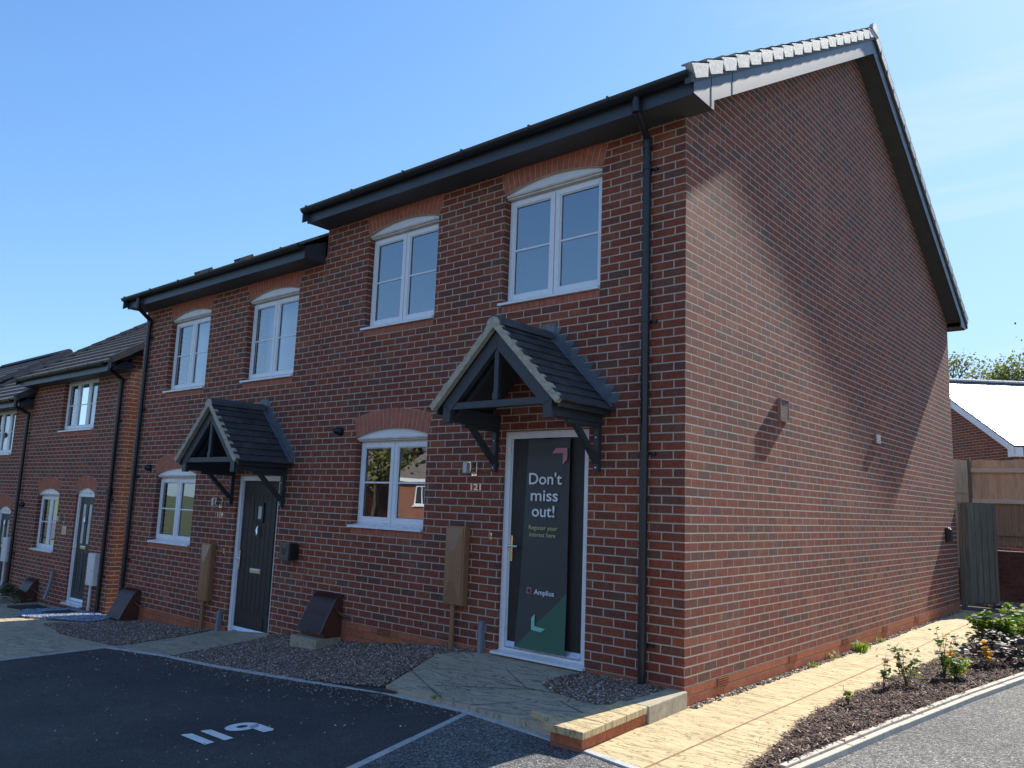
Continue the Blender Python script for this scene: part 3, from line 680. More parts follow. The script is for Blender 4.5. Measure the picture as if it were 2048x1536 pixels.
def barge(house,xs,r,Yf,Yb,side,zs,dt=.128,db=.345,mat='anthracite',fdepth=.3):
    """bargeboard + verge soffit at x from wall xs outward by side*ov (side=(wallx, outerx))"""
    wx,ox=side; sg=1 if ox>wx else -1
    zt=lambda y:r['ze']+r['sl']*((y if y<r['ym'] else 2*r['ym']-y)-r['ye'])
    ym=r['ym']; f0=Yf-fdepth-.02; f1=Yb+fdepth+.02; k=Yf+.05; k2=Yb-.05
    poly=[(f0,zs-.012),(k,zs-.012),(k,zt(k)-db),(ym,zt(ym)-db),(k2,zt(k2)-db),(k2,zs-.012),(f1,zs-.012),(f1,zt(f1)-dt*.8),(ym,zt(ym)-dt),(f0,zt(f0)-dt*.8)]
    mb=MB()
    # split into convex pieces
    for q in ([poly[0],poly[1],(k,zt(k)-dt),poly[9]],[poly[2],poly[3],poly[8],(k,zt(k)-dt)],[poly[3],poly[4],(k2,zt(k2)-dt),poly[8]],[(k2,zs-.012),poly[6],poly[7],(k2,zt(k2)-dt)]):
        mb.prism(q,0,ox-.022*sg,ox)
    b=build(mb,'bargeboard',mat,house)
    for yj in (Yf-.0,Yf+.42): jt=MB(); jt.box(ox+.0005*sg,ox+.002*sg,yj-.003,yj+.003,(zs if yj<.1 else zt(yj)-db),zt(yj)-dt); build(jt,'board_joint','dark',b)
    s=MB(); i=ox-.022*sg
    for (ya,yb_) in ((k,ym),(ym,k2)):
        s.prism([(ya,zt(ya)-db+.01),(yb_,zt(yb_)-db+.01),(yb_,zt(yb_)-db+.022),(ya,zt(ya)-db+.022)],0,min(wx,i),max(wx,i))
    s.box(min(wx,i),max(wx,i),k-.01,k,zs,zt(k)-db+.022)
    build(s,'verge_soffit','soffit',house)
    return zt
def gablewall(mb,x,Yf,Yb,z0,zs,zt,off):
    ym=(Yf+Yb)/2; mb.add([(x,Yf,z0),(x,Yb,z0),(x,Yb,zt(Yb)-off),(x,ym,zt(ym)-off),(x,Yf,zt(Yf)-off)],[(0,1,2,3,4)])

# ---------------------------------------------------------------- porch canopy
def canopy(house,cx,Y0,dz,fl_mat='lead'):
    """pitched porch canopy; dz shifts heights"""
    zr,ze,hw,yf=2.985+dz,2.245+dz,.745,Y0-.80
    dx=hw; dzv=zr-ze; Ls=math.hypot(dx,dzv); u=(dx/Ls,-dzv/Ls)   # down-slope on right side
    root=MB(); 
    # tiles: plain tiles in courses, each its own little slab
    n=9; th=.012
    for sg in (-1,1):
        nx,nz=dzv/Ls*sg,dx/Ls
        for i in range(n):
            s0=Ls*i/n-.01; s1=Ls*(i+1)/n+.035; lift0=.016; lift1=.034
            tw=.168; st=(-tw/2 if i%2 else 0); yy=yf+st
            while yy<Y0-.002:
                a=max(yf,yy); b=min(Y0-.002,yy+tw-.003)
                if b-a>.02:
                    j=random.uniform(-.0025,.0025)
                    p0=(cx+sg*dx/Ls*s0+nx*lift0,zr-dzv/Ls*s0+nz*lift0); p1=(cx+sg*dx/Ls*s1+nx*(lift1+j),zr-dzv/Ls*s1+nz*(lift1+j))
                    p2=(p1[0]-nx*th,p1[1]-nz*th); p3=(p0[0]-nx*th,p0[1]-nz*th)
                    v=[(p[0],a,p[1]) for p in (p0,p1,p2,p3)]+[(p[0],b,p[1]) for p in (p0,p1,p2,p3)]
                    root.add(v,[(0,1,2,3),(7,6,5,4),(0,4,5,1),(1,5,6,2),(2,6,7,3),(3,7,4,0)])
                yy+=tw
    o=build(root,'porch_canopy','ctile',house)
    # ridge tiles
    rg=MB(); 
    for (a,b) in ((yf-.005,yf+.42),(yf+.425,Y0-.03)):
        rr=.095; pr_=[(cx+rr*math.cos(math.pi*k/10),zr-.035+rr*math.sin(math.pi*k/10)) for k in range(11)]
        pi_=[(cx+(rr-.014)*math.cos(math.pi*k/10),zr-.035+(rr-.014)*math.sin(math.pi*k/10)) for k in range(10,-1,-1)]
        m=len(pr_)
        v=[(p[0],a,p[1]) for p in pr_+pi_]+[(p[0],b,p[1]) for p in pr_+pi_]; N2=2*m
        f=[(i,i+1,N2+i+1,N2+i) for i in range(N2-1)]
        f+=[(i,i+1,2*m-2-i,2*m-1-i) for i in range(m-1)]+[(N2+i,N2+i+1,N2+2*m-2-i,N2+2*m-1-i) for i in range(m-1)]
        rg.add(v,f)
    build(rg,'ridge_tile','ridge',o,smooth=True)
    # mortar at verge and ridge end
    mm=MB(); 
    for sg in (-1,1):
        nx,nz=dzv/Ls*sg,dx/Ls
        m_=18
        for i in range(m_):
            s0=Ls*i/m_; s1=Ls*(i+1)/m_+.002; t0=.008-.020; 
            top=.022+.012*((i*.5)%1)+random.uniform(-.003,.003); bot=-.036
            P=lambda s_,h:(cx+sg*dx/Ls*s_+nx*h,zr-dzv/Ls*s_+nz*h)
            q=[P(s0,bot),P(s1,bot),P(s1,top),P(s0,top)]
            mm.prism(q,1,yf-.004-random.uniform(0,.004),yf+.05)
    mm.prism([(cx+.08*math.cos(math.pi*k/10),zr-.035+.08*math.sin(math.pi*k/10)) for k in range(11)],1,yf-.008,yf+.06)
    build(mm,'verge_mortar','mortar_cream',o)
    # undercloak / eave boards
    ev=MB()
    for sg in (-1,1):
        ex=cx+sg*(hw-.02); ev.box(min(ex,ex-sg*.02),max(ex,ex-sg*.02),yf+.052,Y0-.002,ze-.052,ze+.0)
        # roof boarding under tiles
        nx,nz=dzv/Ls*sg,dx/Ls; P=lambda s_,h:(cx+sg*dx/Ls*s_+nx*h,zr-dzv/Ls*s_+nz*h)
        ev.prism([P(.0,-.02),P(Ls-.03,-.02),P(Ls-.03,.0),P(0,.0)],1,yf+.052,Y0-.002)
    build(ev,'eaves_board','timber',o)
    # front truss
    tr=MB(); y0,y1=yf+.052,yf+.107
    def P(sg,s_,h): return (cx+sg*dx/Ls*s_+dzv/Ls*sg*h,zr-dzv/Ls*s_+dx/Ls*h)
    for sg in (-1,1):
        # outer barge
        a=P(sg,0,-.05); apex_in=(cx,zr-.05*Ls/dx-.115*Ls/dx); apex_out=(cx,zr-.05*Ls/dx)
        foot_x=cx+sg*(hw-.105); zo=zr-.05*Ls/dx-(foot_x-cx)*sg*dzv/dx; zi=apex_in[1]-(foot_x-cx-0)*sg*dzv/dx
        inx=cx+sg*(hw-.2); 
        q=[apex_out,(foot_x,zo),(foot_x,2.105+dz),(inx,2.105+dz),(inx,apex_in[1]-(inx-cx)*sg*dzv/dx),apex_in]
        tr.prism([q[0],q[1],(inx,apex_in[1]-(inx-cx)*sg*dzv/dx),q[5]],1,y0,y1)
        tr.prism([q[1],q[2],q[3],q[4]],1,y0,y1)
    build(tr,'front_rafters','timber',o,bevel=.003)
    t2=MB(); y2,y3=y1+.02,y1+.07
    t2.box(cx-hw+.2,cx+hw-.2,y0+.006,y1-.004,2.225+dz,2.288+dz)
    build(t2,'tie_beam','timber',o,bevel=.003)
    t3=MB(); t3.box(cx-.026,cx+.026,y0+.01,y1-.008,2.288+dz,zr-.2); t3.prism([(cx-.026,2.288+dz),(cx+.026,2.288+dz),(cx+.036,2.32+dz),(cx+.026,2.36+dz),(cx-.026,2.36+dz),(cx-.036,2.32+dz)],1,y0+.004,y1-.002)
    build(t3,'king_post','timber',o,bevel=.003)
    # back rafters (second, set back) and side wall plates
    t4=MB()
    for sg in (-1,1):
        ax=cx+sg*.0; 
        t4.prism([(cx,zr-.23),(cx+sg*(hw-.14),zr-.23-(hw-.14)*dzv/dx),(cx+sg*(hw-.14),zr-.16-(hw-.14)*dzv/dx),(cx,zr-.13)],1,y1+.06,y1+.11)
        t4.box(*sorted((cx+sg*(hw-.17),cx+sg*(hw-.1))),y1+.001,Y0-.001,2.125+dz,2.255+dz)
    build(t4,'wall_plate','timber',o,bevel=.003)
    for sg in (-1,1):
        b=MB(); xc=cx+sg*(hw-.135)
        b.box(xc-.027,xc+.027,Y0-.052,Y0-.001,1.695+dz,2.124+dz)
        b.bar((xc,Y0-.03,1.775+dz),(xc,Y0-.40,2.12+dz),.05,.05)
        b.box(xc-.026,xc+.026,Y0-.5,Y0-.052,2.085+dz,2.124+dz)
        build(b,'bracket','timber',o,bevel=.003)
        bo=MB()
        for zz in (1.73,1.84,2.0): bo.disc((xc,Y0-.054,zz+dz),1,.007,.006,10)
        build(bo,'bolt','galv',o)
    # stepped lead flashing on the wall
    lf=MB(); k=0
    for sg in (-1,1):
        z=math.floor((ze-.02)/.075)*.075+.0; 
        rl=lambda zz:(zr+.05-zz)/dzv*dx   # half width of roof surface at height zz
        zz=math.ceil((ze+.02)/.075)*.075
        while zz<zr+.04:
            xin=rl(zz); w0=xin+.02; w1=xin+.14+random.uniform(-.014,.014)
            x_in=max(0,rl(zz+.075)-.03)
            q=[(cx+sg*x_in,zz+.07),(cx+sg*(xin-.02 if xin>.02 else 0),zz-.02),(cx+sg*(xin+.075),zz-.02),(cx+sg*w1,zz+.071),]
            lf.prism(q,1,Y0-.006-.0008*(k%3),Y0-.0005); k+=1; zz+=.075
    lf.prism([(cx-.1,zr+.13),(cx+.1,zr+.125),(cx+.075,zr+.0),(cx-.075,zr+.0)],1,Y0-.01,Y0-.0005)
    build(lf,'flashing','lead',o)
    # lead skirt lying on tiles
    ls=MB()
    for sg in (-1,1):
        nx,nz=dzv/Ls*sg,dx/Ls; P2=lambda s_,h:(cx+sg*dx/Ls*s_+nx*h,zr-dzv/Ls*s_+nz*h)
        ls.prism([P2(.06,.03),P2(Ls+.01,.034),P2(Ls+.01,.039),P2(.06,.036)],1,Y0-.075,Y0-.007)
    build(ls,'lead_skirt','lead',o)
    return o

# ---------------------------------------------------------------- text helper
def text(name,body,size,origin_,ux,uz,mat,parent=None,ext=.001,off=0,align='LEFT',fit=None):
    cu=bpy.data.curves.new(name,'FONT'); cu.body=body; cu.size=size; cu.extrude=ext; cu.offset=off; cu.align_x=align; cu.resolution_u=4
    t=bpy.data.objects.new(name,cu); COL.objects.link(t); bpy.context.view_layer.update()
    me=bpy.data.meshes.new_from_object(t.evaluated_get(bpy.context.evaluated_depsgraph_get())); COL.objects.unlink(t); bpy.data.objects.remove(t)
    xs_=[v.co.x for v in me.vertices]; sc=1
    sx_=1 if fit is None else fit/(max(xs_)-min(xs_)); x0=min(xs_) if align=='LEFT' else 0
    ux,uz=Vector(ux),Vector(uz); un=ux.cross(uz)
    off3=Vector((0,0,0)); rt=parent
    while rt is not None: off3+=Vector(rt.location); rt=rt.parent
    for v in me.vertices: v.co=Vector(origin_)+ux*((v.co.x-x0)*sx_)+uz*v.co.y+un*v.co.z-off3
    me.materials.clear(); me.materials.append(M[mat]); o=bpy.data.objects.new(name,me); COL.objects.link(o)
    if parent is not None: o.parent=parent
    return o
# ================================================================ HOUSE 121
XB=-5.13
H121=thing('terraced_house',(-2.5,0,-.1),'nearest red brick end house, its gable wall and porch above the banner door','house','terraced brick houses')
W=MB(); ops=[(-2.09,-.878,3.375,4.66),(-4.29,-3.08,3.375,4.66),(-4.29,-3.08,1.05,2.185),(-1.99,-.965,-.02,2.09)]
wallgrid(W,XB,0,-.6,4.9,ops,0,.3)
r121=terr_roof(H121,XB,0,0,9.8,4.83,.03,.24,30.03)
zt=barge(H121,0,r121,0,9.8,(0,.24),4.83)
gablewall(W,0,0,9.8,-.6,4.9,zt,.14); gablewall(W,XB,0,9.8,-.6,4.9,zt,.14); W.quad((XB,9.8,-.6),(0,9.8,-.6),(0,9.8,4.9),(XB,9.8,4.9))
build(W,'brick_wall','brick',H121)
pl=MB(); pl.quad((0.003,0,-.5),(0.003,9.8,-.5),(0.003,9.8,0),(0.003,0,0))
for a,b in ((XB+.02,-1.99),(-.965,0.003)): pl.quad((a,-.003,-.6),(b,-.003,-.6),(b,-.003,0),(a,-.003,0))
build(pl,'plinth_bricks','brick_plinth',H121)
interior(H121,XB,0,0,0,4.75,2.5)
window(H121,-2.09,-.878,3.375,4.575,0,.085)
window(H121,-4.29,-3.08,3.375,4.575,0,.085)
window(H121,-4.29,-3.08,1.05,2.10,0,.085)
# left verge just over the lower roof
vb=MB(); ztl=zt
for (ya,yb_) in ((-.4,4.9),(4.9,10.2)): vb.prism([(ya,zt(ya)-.03),(yb_,zt(yb_)-.03),(yb_,zt(yb_)-.22),(ya,zt(ya)-.2)],0,XB-.03,XB-.008)
build(vb,'bargeboard','anthracite',H121)
# box end at left
be=MB(); be.box(XB-.03,XB-.008,-.32,0,4.82,5.0); build(be,'box_end','anthracite',H121)
mj=MB(); mj.box(XB+.004,XB+.016,-.004,.02,-.5,4.83); build(mj,'movement_joint','arch',H121)
# verge caps on both slopes of the gable
def caps(house,r,xo,zt,mat='cap',side=1):
    cp=MB(); sl=r['sl']; c=math.cos(math.atan(sl)); s_=math.sin(math.atan(sl))
    for back in (0,1):
        L_=(r['ym']-r['ye'])/c; n=round(L_/.33); 
        for i in range(n):
            a=i*L_/n; b=(i+1)*L_/n+.02
            def P(d,h):
                y=r['ye']+d*c; z=r['ze']+d*s_; y2=y-h*s_; z2=z+h*c
                return (y2 if not back else 2*r['ym']-y2, z2)
            top0,top1=.05,.018
            q=[P(a+.014,-.085),P(b-.085,-.1),P(b,top1),P(a-(.01 if i else 0),top0)]
            cp.prism(q,0,xo,xo+.012*side)
            # top lip over the tiles
            t=[P(a-(.01 if i else 0),top0),P(b,top1),P(b,top1-.012),P(a-(.01 if i else 0),top0-.012)]
            cp.prism(t,0,xo-.085*side,xo+.012*side)
            # end nib
            e=[P(a-.01,top0),P(a+.012,-.075),P(a+.02,-.075),P(a+.002,top0)]
            cp.prism(e,0,xo-.05*side,xo)
    ym=r['ym']; cp.prism([(ym+.14*math.cos(math.pi*k/10),r['zr']-.06+.14*math.sin(math.pi*k/10)) for k in range(11)],0,xo-.03*side,xo+.02*side)
    o=build(cp,'verge_cap',mat,house); return o
caps(H121,r121,.262,zt)
# underside strip behind caps
uc=MB()
for (ya,yb_) in ((-.4,4.9),(4.9,10.2)): uc.prism([(ya,zt(ya)-.03),(yb_,zt(yb_)-.03),(yb_,zt(yb_)-.145),(ya,zt(ya)-.125)],0,.2,.259)
build(uc,'undercloak','soffit',H121)
gutter(H121,XB-.03,.23,-.385,4.975)
downpipe(H121,-.36,0,-.365,4.76,-.03,4.95,clips=(.28,1.85,3.0,4.4),xo=-.285)
# airbricks
def airbrick(house,gable,u,z=-.0375):
    mb=MB(); h=MB()
    def B(m,u0,u1,z0,z1,d0,d1):
        if gable: m.box(d0,d1,u0,u1,z0,z1)
        else: m.box(u0,u1,-d1,-d0,z0,z1)
    B(h,u,u+.215,z-.034,z+.034,.0032,.004)
    for i in range(4): B(mb,u,u+.215,z-.034+.0185*i,z-.034+.0185*i+.0085,.004,.009)
    for i in range(9): B(mb,u+.026*i,u+.026*i+.007,z-.034,z+.03,.004,.008)
    a=build(mb,'airbrick','brick_plinth',house); build(h,'airbrick_hole','dark',a)
for i,y in enumerate([.56,2.135,3.71,5.285,6.86]): airbrick(H121,True,y)
airbrick(H121,False,-3.72); 
canopy(H121,-1.465,0,0)
# door
def door(house,x0,x1,zb,zt_,Y,style,mat,canopied=True,arched=0):
    y=Y+.035
    f=MB(); jw=.068
    f.box(x0,x0+jw,y,y+.07,zb+.03,zt_); f.box(x1-jw,x1,y,y+.07,zb+.03,zt_); f.box(x0+jw,x1-jw,y,y+.07,zt_-jw-.004,zt_)
    f.box(x0+jw,x0+jw+.012,y+.02,y+.06,zb+.06,zt_-jw); f.box(x1-jw-.012,x1-jw,y+.02,y+.06,zb+.06,zt_-jw)
    df=build(f,'door_frame','white',house,bevel=.004)
    t=MB(); t.prism([(Y-.055,zb),(Y-.055,zb+.022),(y+.01,zb+.034),(y+.07,zb+.034),(y+.07,zb)],0,x0-.03,x1+.015); t.box(x0+jw,x1-jw,y+.004,y+.06,zb+.0345,zb+.06)
    build(t,'threshold','white',df,bevel=.003)
    l=MB(); a,b=x0+jw+.006,x1-jw-.006; z0,z1=zb+.066,zt_-jw-.008; yd=y+.03
    cx=(a+b)/2
    if style=='cottage':
        l.box(a,b,yd+.006,yd+.05,z0,z1)
        gw,gh=.13,.2; gz=zb+1.52; gx=cx+.0
        # raised stile field with vertical boards
        nb=7; bw=(b-a-.14)/nb
        for i in range(nb):
            p=a+.07+bw*i
            if p+bw>gx-gw/2-.03 and p<gx+gw/2+.03: 
                l.box(p+.003,p+bw-.003,yd,yd+.01,z0+.26,gz-.04); l.box(p+.003,p+bw-.003,yd,yd+.01,gz+gh+.04,z1-.17)
            else: l.box(p+.003,p+bw-.003,yd,yd+.01,z0+.26,z1-.17+.02*math.cos((i-3)*.5))
        l.box(a+.17,b-.17,yd-.003,yd+.01,z0+.07,z0+.22)
    elif style=='plain': l.box(a,b,yd,yd+.05,z0,z1)
    else:
        l.box(a,b,yd+.008,yd+.05,z0,z1)
        for (p,q) in ((a,a+.11),(b-.11,b),(cx-.045,cx+.045)): l.box(p,q,yd,yd+.01,z0,z1)
        for (p,q) in ((z0,z0+.2),(zb+.93,zb+1.1),(z1-.13,z1)): l.box(a+.111,cx-.046,yd+.001,yd+.01,p,q); l.box(cx+.046,b-.111,yd+.001,yd+.01,p,q)
        for c0 in ((a+.11+cx-.045)/2,(b-.11+cx+.045)/2): l.box(c0-.025,c0+.025,yd+.003,yd+.01,z0+.2,zb+.93)
    d=build(l,'door',mat,house,bevel=.002)
    if style=='cottage':
        g=MB(); g.box(gx-gw/2+.015,gx+gw/2-.015,yd-.001,yd+.012,gz+.015,gz+gh-.015); build(g,'door_glass','obscure',d)
        r_=MB(); ring(r_,gx-gw/2-.03,gx+gw/2+.03,gz-.03,gz+gh+.03,.045,yd-.014,yd+.01); build(r_,'glass_surround','door',d,bevel=.006)
    if style=='twin':
        for c0 in ((a+.11+cx-.045)/2,(b-.11+cx+.045)/2):
            g=MB(); g.box(c0-.055,c0+.055,yd+.004,yd+.012,zb+1.1,z1-.13); build(g,'door_glass','obscure',d)
    if style!='plain':
        k=MB(); kz=zb+1.40 if style=='cottage' else zb+1.55
        k.disc((cx,yd-.012,kz+.03),1,.018,.02,12); k.tube([(cx,yd-.02,kz+.03),(cx+.012,yd-.035,kz-.02),(cx+.012,yd-.03,kz-.08),(cx,yd-.018,kz-.1)],[.014,.016,.013,.009],10); build(k,'knocker','chrome',d,smooth=True)
        p=MB(); lz=zb+.83 if style=='cottage' else zb+1.0; p.box(cx-.125,cx+.125,yd-.008,yd-.0005,lz,lz+.062); p.box(cx-.11,cx+.11,yd-.014,yd-.008,lz+.01,lz+.05); build(p,'letter_plate','chrome',d,bevel=.004)
    h=MB(); hz=zb+.985; hx=a+.028
    h.box(hx-.016,hx+.016,yd-.012,yd-.0005,hz-.13,hz+.12); hp=build(h,'handle_plate','brass' if style=='plain' else 'chrome',d,bevel=.006)
    h=MB(); h.tube([(hx,yd-.01,hz+.02),(hx,yd-.055,hz+.02),(hx+.02,yd-.06,hz+.02),(hx+.115,yd-.058,hz+.022)],[.01,.01,.011,.008],10); build(h,'handle','chrome',d,smooth=True)
    wb=MB(); wb.prism([(yd-.03,z0+.0),(yd-.03,z0+.012),(yd-.004,z0+.055),(yd-.004,z0)],0,a+.004,b-.004); build(wb,'weather_bar','galv',d,bevel=.002)
    return d
door(H121,-1.99,-.965,-.02,2.09,0,'plain','door')

# banner hung over the door
bn=thing('door_banner',(-1.45,.035,1.0),'tall dark banner reading Don\'t miss out! draped over the door of the end house','banner')
def banner():
    zt_,zb_=2.012,.066; n=60; m=20; y0=.036
    def X(z,u):
        t=(zt_-z)/(zt_-zb_); return (-1.688*(1-t)-1.775*t)*(1-u)+(-1.197*(1-t)-1.190*t)*u
    def Yf(z,u):
        t=(zt_-z); sag=.012*math.exp(-((t-.05)/.05)**2)*math.sin(u*math.pi) ; return y0-.006-.012*math.sin(u*math.pi)-sag+.004*math.sin(u*9+z*2)-.02*max(0,(t-1.4)/.55)
    mbs={'banner':MB(),'banner_green':MB()}
    vid={}
    base_=[]
    for i in range(n+1):
        z=zt_+(zb_-zt_)*i/n
        for j in range(m+1):
            u=j/m; zz=z
            if i==0: zz=z-.006*math.sin(u*math.pi)
            base_.append((X(z,u),Yf(z,u),zz))
    # diagonal split: green below the line from right edge z=.604 to bottom left z=.066
    for i in range(n):
        for j in range(m):
            k=i*(m+1)+j
            mbs['banner'].f.append((k,k+m+1,k+m+2,k+1))
    mbs['banner'].v=base_
    o=build(mbs['banner'],'cloth','banner',bn,smooth=True)
    # green triangle laid a hair in front of cloth
    g=MB(); q=24
    for i in range(q):
        za=.066+(.604-.066)*i/q; zb2=.066+(.604-.066)*(i+1)/q
        ua=min(.999,(za-.066)/(.604-.066)); ub=min(.999,(zb2-.066)/(.604-.066))
        for j in range(8):
            def pt(z,u0,f): u=u0+(1-u0)*f; return (X(z,u),Yf(z,u)-.0012,z)
            g.quad(pt(za,ua,j/8),pt(za,ua,(j+1)/8),pt(zb2,ub,(j+1)/8),pt(zb2,ub,j/8))
    build(g,'green_corner','banner_green',bn,smooth=True)
    yt=lambda z:y0-.026-.02*max(0,((zt_-z)-1.4)/.55)-.002
    T=lambda b,h,x,z,wd,mat,off=0:text('lettering',b,h,(x,yt(z),z),(1,0,0),(0,0,1),mat,bn,.0006,off,fit=wd)
    T("Don't",.152,-1.656,1.579,.39,'b_white',.0016); T("miss",.152,-1.628,1.424,.322,'b_white',.0016); T("out!",.152,-1.61,1.277,.268,'b_white',.0016)
    T("Register your",.058,-1.641,1.155,.338,'b_yellow'); T("interest here",.058,-1.631,1.09,.307,'b_yellow')
    T("Amplius",.066,-1.553,.566,.232,'b_white',.0006)
    a=MB(); y=yt(1.85)
    for poly in ([(-1.385,1.868),(-1.345,1.918),(-1.211,1.918),(-1.262,1.868)],[(-1.262,1.868),(-1.211,1.918),(-1.211,1.81),(-1.262,1.765)]): a.prism(poly,1,y-.0008,y+.0008)
    build(a,'pink_corner_mark','b_pink',bn)
    a=MB(); y=yt(.3)-.001
    for poly in ([(-1.566,.246),(-1.566,.352),(-1.528,.39),(-1.528,.282)],[(-1.566,.246),(-1.528,.282),(-1.405,.272),(-1.45,.238)]): a.prism(poly,1,y-.0008,y+.0008)
    build(a,'mint_corner_mark','b_mint',bn)
    a=MB(); y=yt(.59); x0,x1,z0,z1=-1.641,-1.585,.566,.622
    a.box(x0,x0+.009,y-.0008,y,z0+.004,z1-.012); a.box(x0,x1-.012,y-.0008,y,z1-.01,z1); a.box(x1-.009,x1,y-.0008,y,z0+.014,z1); a.box(x0+.008,x1-.02,y-.0008,y,z0,z0+.009)
    a.box(x1-.008,x1+.002,y-.0008,y,z0-.006,z0+.004); a.box(x0-.006,x0+.003,y-.0008,y,z0+.0,z0+.02)
    build(a,'logo_mark','b_pink',bn)
banner()

# ================================================================ HOUSE 119
X9=-10.09; DZ=-.45
H119=thing('terraced_house',(-7.6,0,-.5),'middle brick house stepped down from the end house, door 119 under its own canopy','house','terraced brick houses')
W=MB(); ops=[(-6.90,-5.69,2.925,4.21),(-9.17,-7.96,2.925,4.21),(-9.17,-7.95,.6,1.735),(-6.80,-5.79,-.47,1.64)]
wallgrid(W,X9,XB-.001,-1.2,4.46,ops,0,.3)
r119=terr_roof(H119,X9,XB-.035,0,9.8,4.38,.05,0,30.03)
zt9=lambda y:r119['ze']+r119['sl']*((y if y<4.9 else 9.8-y)-r119['ye'])
gablewall(W,X9,0,9.8,-1.2,4.46,zt9,.06); W.quad((X9,9.8,-1.2),(XB,9.8,-1.2),(XB,9.8,4.46),(X9,9.8,4.46))
build(W,'brick_wall','brick',H119)
interior(H119,X9,XB,0,-.45,4.3,2.05)
pl=MB(); pl.quad((X9+.01,-.003,-1.2),(-6.80,-.003,-1.2),(-6.80,-.003,-.375),(X9+.01,-.003,-.375)); build(pl,'plinth_bricks','brick_plinth',H119)
window(H119,-6.90,-5.69,2.925,4.125,0,.085,blind=[(-6.9,-5.69,2.9,4.2)])
window(H119,-9.17,-7.96,2.925,4.125,0,.085,blind=[(-9.17,-7.96,2.9,4.2)])
window(H119,-9.17,-7.95,.6,1.65,0,.085)
canopy(H119,-6.295,0,-.455)
door(H119,-6.80,-5.79,-.47,1.64,0,'cottage','door')
b9=MB()
for (ya,yb_) in ((-.4,4.9),(4.9,10.2)): b9.prism([(ya,zt9(ya)-.03),(yb_,zt9(yb_)-.03),(yb_,zt9(yb_)-.22),(ya,zt9(ya)-.2)],0,X9-.05,X9-.02)
b9.box(X9-.05,X9-.005,-.32,0,4.37,4.56)
build(b9,'bargeboard','anthracite',H119)
be=MB(); be.box(XB-.06,XB-.037,-.3,-.001,4.375,4.53); be.prism([(-.3,4.53),(-.001,4.53),(-.001,4.66),(-.3,4.53)][:3],0,XB-.06,XB-.037); build(be,'box_end','anthracite',H119)
gutter(H119,X9-.06,XB-.04,-.385,4.525)
downpipe(H119,-9.86,0,-.365,4.27,-.62,4.5,xo=-9.64,clips=(.3,1.6,2.7,3.9))
rv=MB()
for x in (-8.1,-7.0): rv.box(x,x+.22,.3,.55,5.02,5.16)
rv=MB()
for x in (-8.35,-7.2): y=-.12; z=zt9(y); rv=MB(); rv.obox((x,y,z-.01),(.17,0,0),(0,.2,.115),(0,-.02,.045)); build(rv,'roof_vent','ridge',H119)

# ================================================================ HOUSES 117 / 115 / 113 (further down the slope)
def lowhouse(x0,x1,Y,zs,label,wins,dr,gnd,dep=9.3):
    Hh=thing('terraced_house',((x0+x1)/2,Y,gnd),label,'house','terraced brick houses')
    W=MB(); ops=[]
    for wn in wins: ops.append((wn[0],wn[1],wn[2],wn[3]+(wn[4]+.001 if wn[4] else 0)))
    if dr: ops.append((dr[0],dr[1],dr[2],dr[3]+.1))
    wallgrid(W,x0,x1,gnd-.6,zs+.05,ops,Y,.3)
    Yb=Y+dep
    r=terr_roof(Hh,x0,x1,Y,Yb,zs-.02,.04,.05,33,eave=.38,fdepth=.28)
    f=lambda y:r['ze']+r['sl']*((y if y<r['ym'] else 2*r['ym']-y)-r['ye'])
    gablewall(W,x0,Y,Yb,gnd-.6,zs+.05,f,.06); gablewall(W,x1,Y,Yb,gnd-.6,zs+.05,f,.06); W.quad((x0,Yb,gnd-.6),(x1,Yb,gnd-.6),(x1,Yb,zs+.05),(x0,Yb,zs+.05))
    build(W,'brick_wall','brick',Hh)
    interior(Hh,x0,x1,Y,gnd+.2,zs-.1,gnd+2.6)
    for wn in wins: window(Hh,wn[0],wn[1],wn[2],wn[3],Y,wn[4],lights=wn[5],narrow=True,blind=[(wn[0],wn[1],wn[2],wn[3]+.05)] if not wn[4] else None)
    b=MB()
    for xs_ in (x0-.04,x1+.028):
        b=MB()
        for (ya,yb_) in ((r['ye'],r['ym']),(r['ym'],r['yb'])): b.prism([(ya,f(ya)-.03),(yb_,f(yb_)-.03),(yb_,f(yb_)-.2),(ya,f(ya)-.17)],0,xs_-.008,xs_+.014)
        b.box(xs_-.008,xs_+.014,Y-.3,Y,zs-.03,zs+.13)
        build(b,'bargeboard','anthracite',Hh)
    c=math.cos(R(33)); s_=math.sin(R(33)); 
    for xs_ in (x0-.06,x1+.045):
        vc=MB(); n=17; L_=(r['ym']-r['ye'])/c
        for i in range(n):
            a=L_*i/n; e=L_*(i+1)/n+.01
            vc.obox((xs_,r['ye']+a*c-.04*s_*0,r['ze']+a*s_-.07),(.13,0,0),(0,(e-a)*c,(e-a)*s_-.015),(0,-.11*s_,.11*c))
        build(vc,'verge_cap','ridge',Hh)
    gutter(Hh,x0-.05,x1-.28,Y-.36,zs+.115)
    if dr:
        door(Hh,dr[0],dr[1],dr[2],dr[3],Y,'twin','door_green')
        hw=(dr[1]-dr[0])/2; rad=(hw*hw+.09**2)/(.18); cz=dr[3]+.09-rad; a0=math.asin(hw/rad)
        h=MB(); h.prism([(dr[0],dr[3]+.003)]+[((dr[0]+dr[1])/2+rad*math.sin(-a0+2*a0*i/12),cz+rad*math.cos(-a0+2*a0*i/12)) for i in range(13)]+[(dr[1],dr[3]+.003)],1,Y+.03,Y+.12); build(h,'head_panel','white',Hh)
        arch(Hh,dr[0],dr[1],dr[3],.09,Y)
    return Hh,r
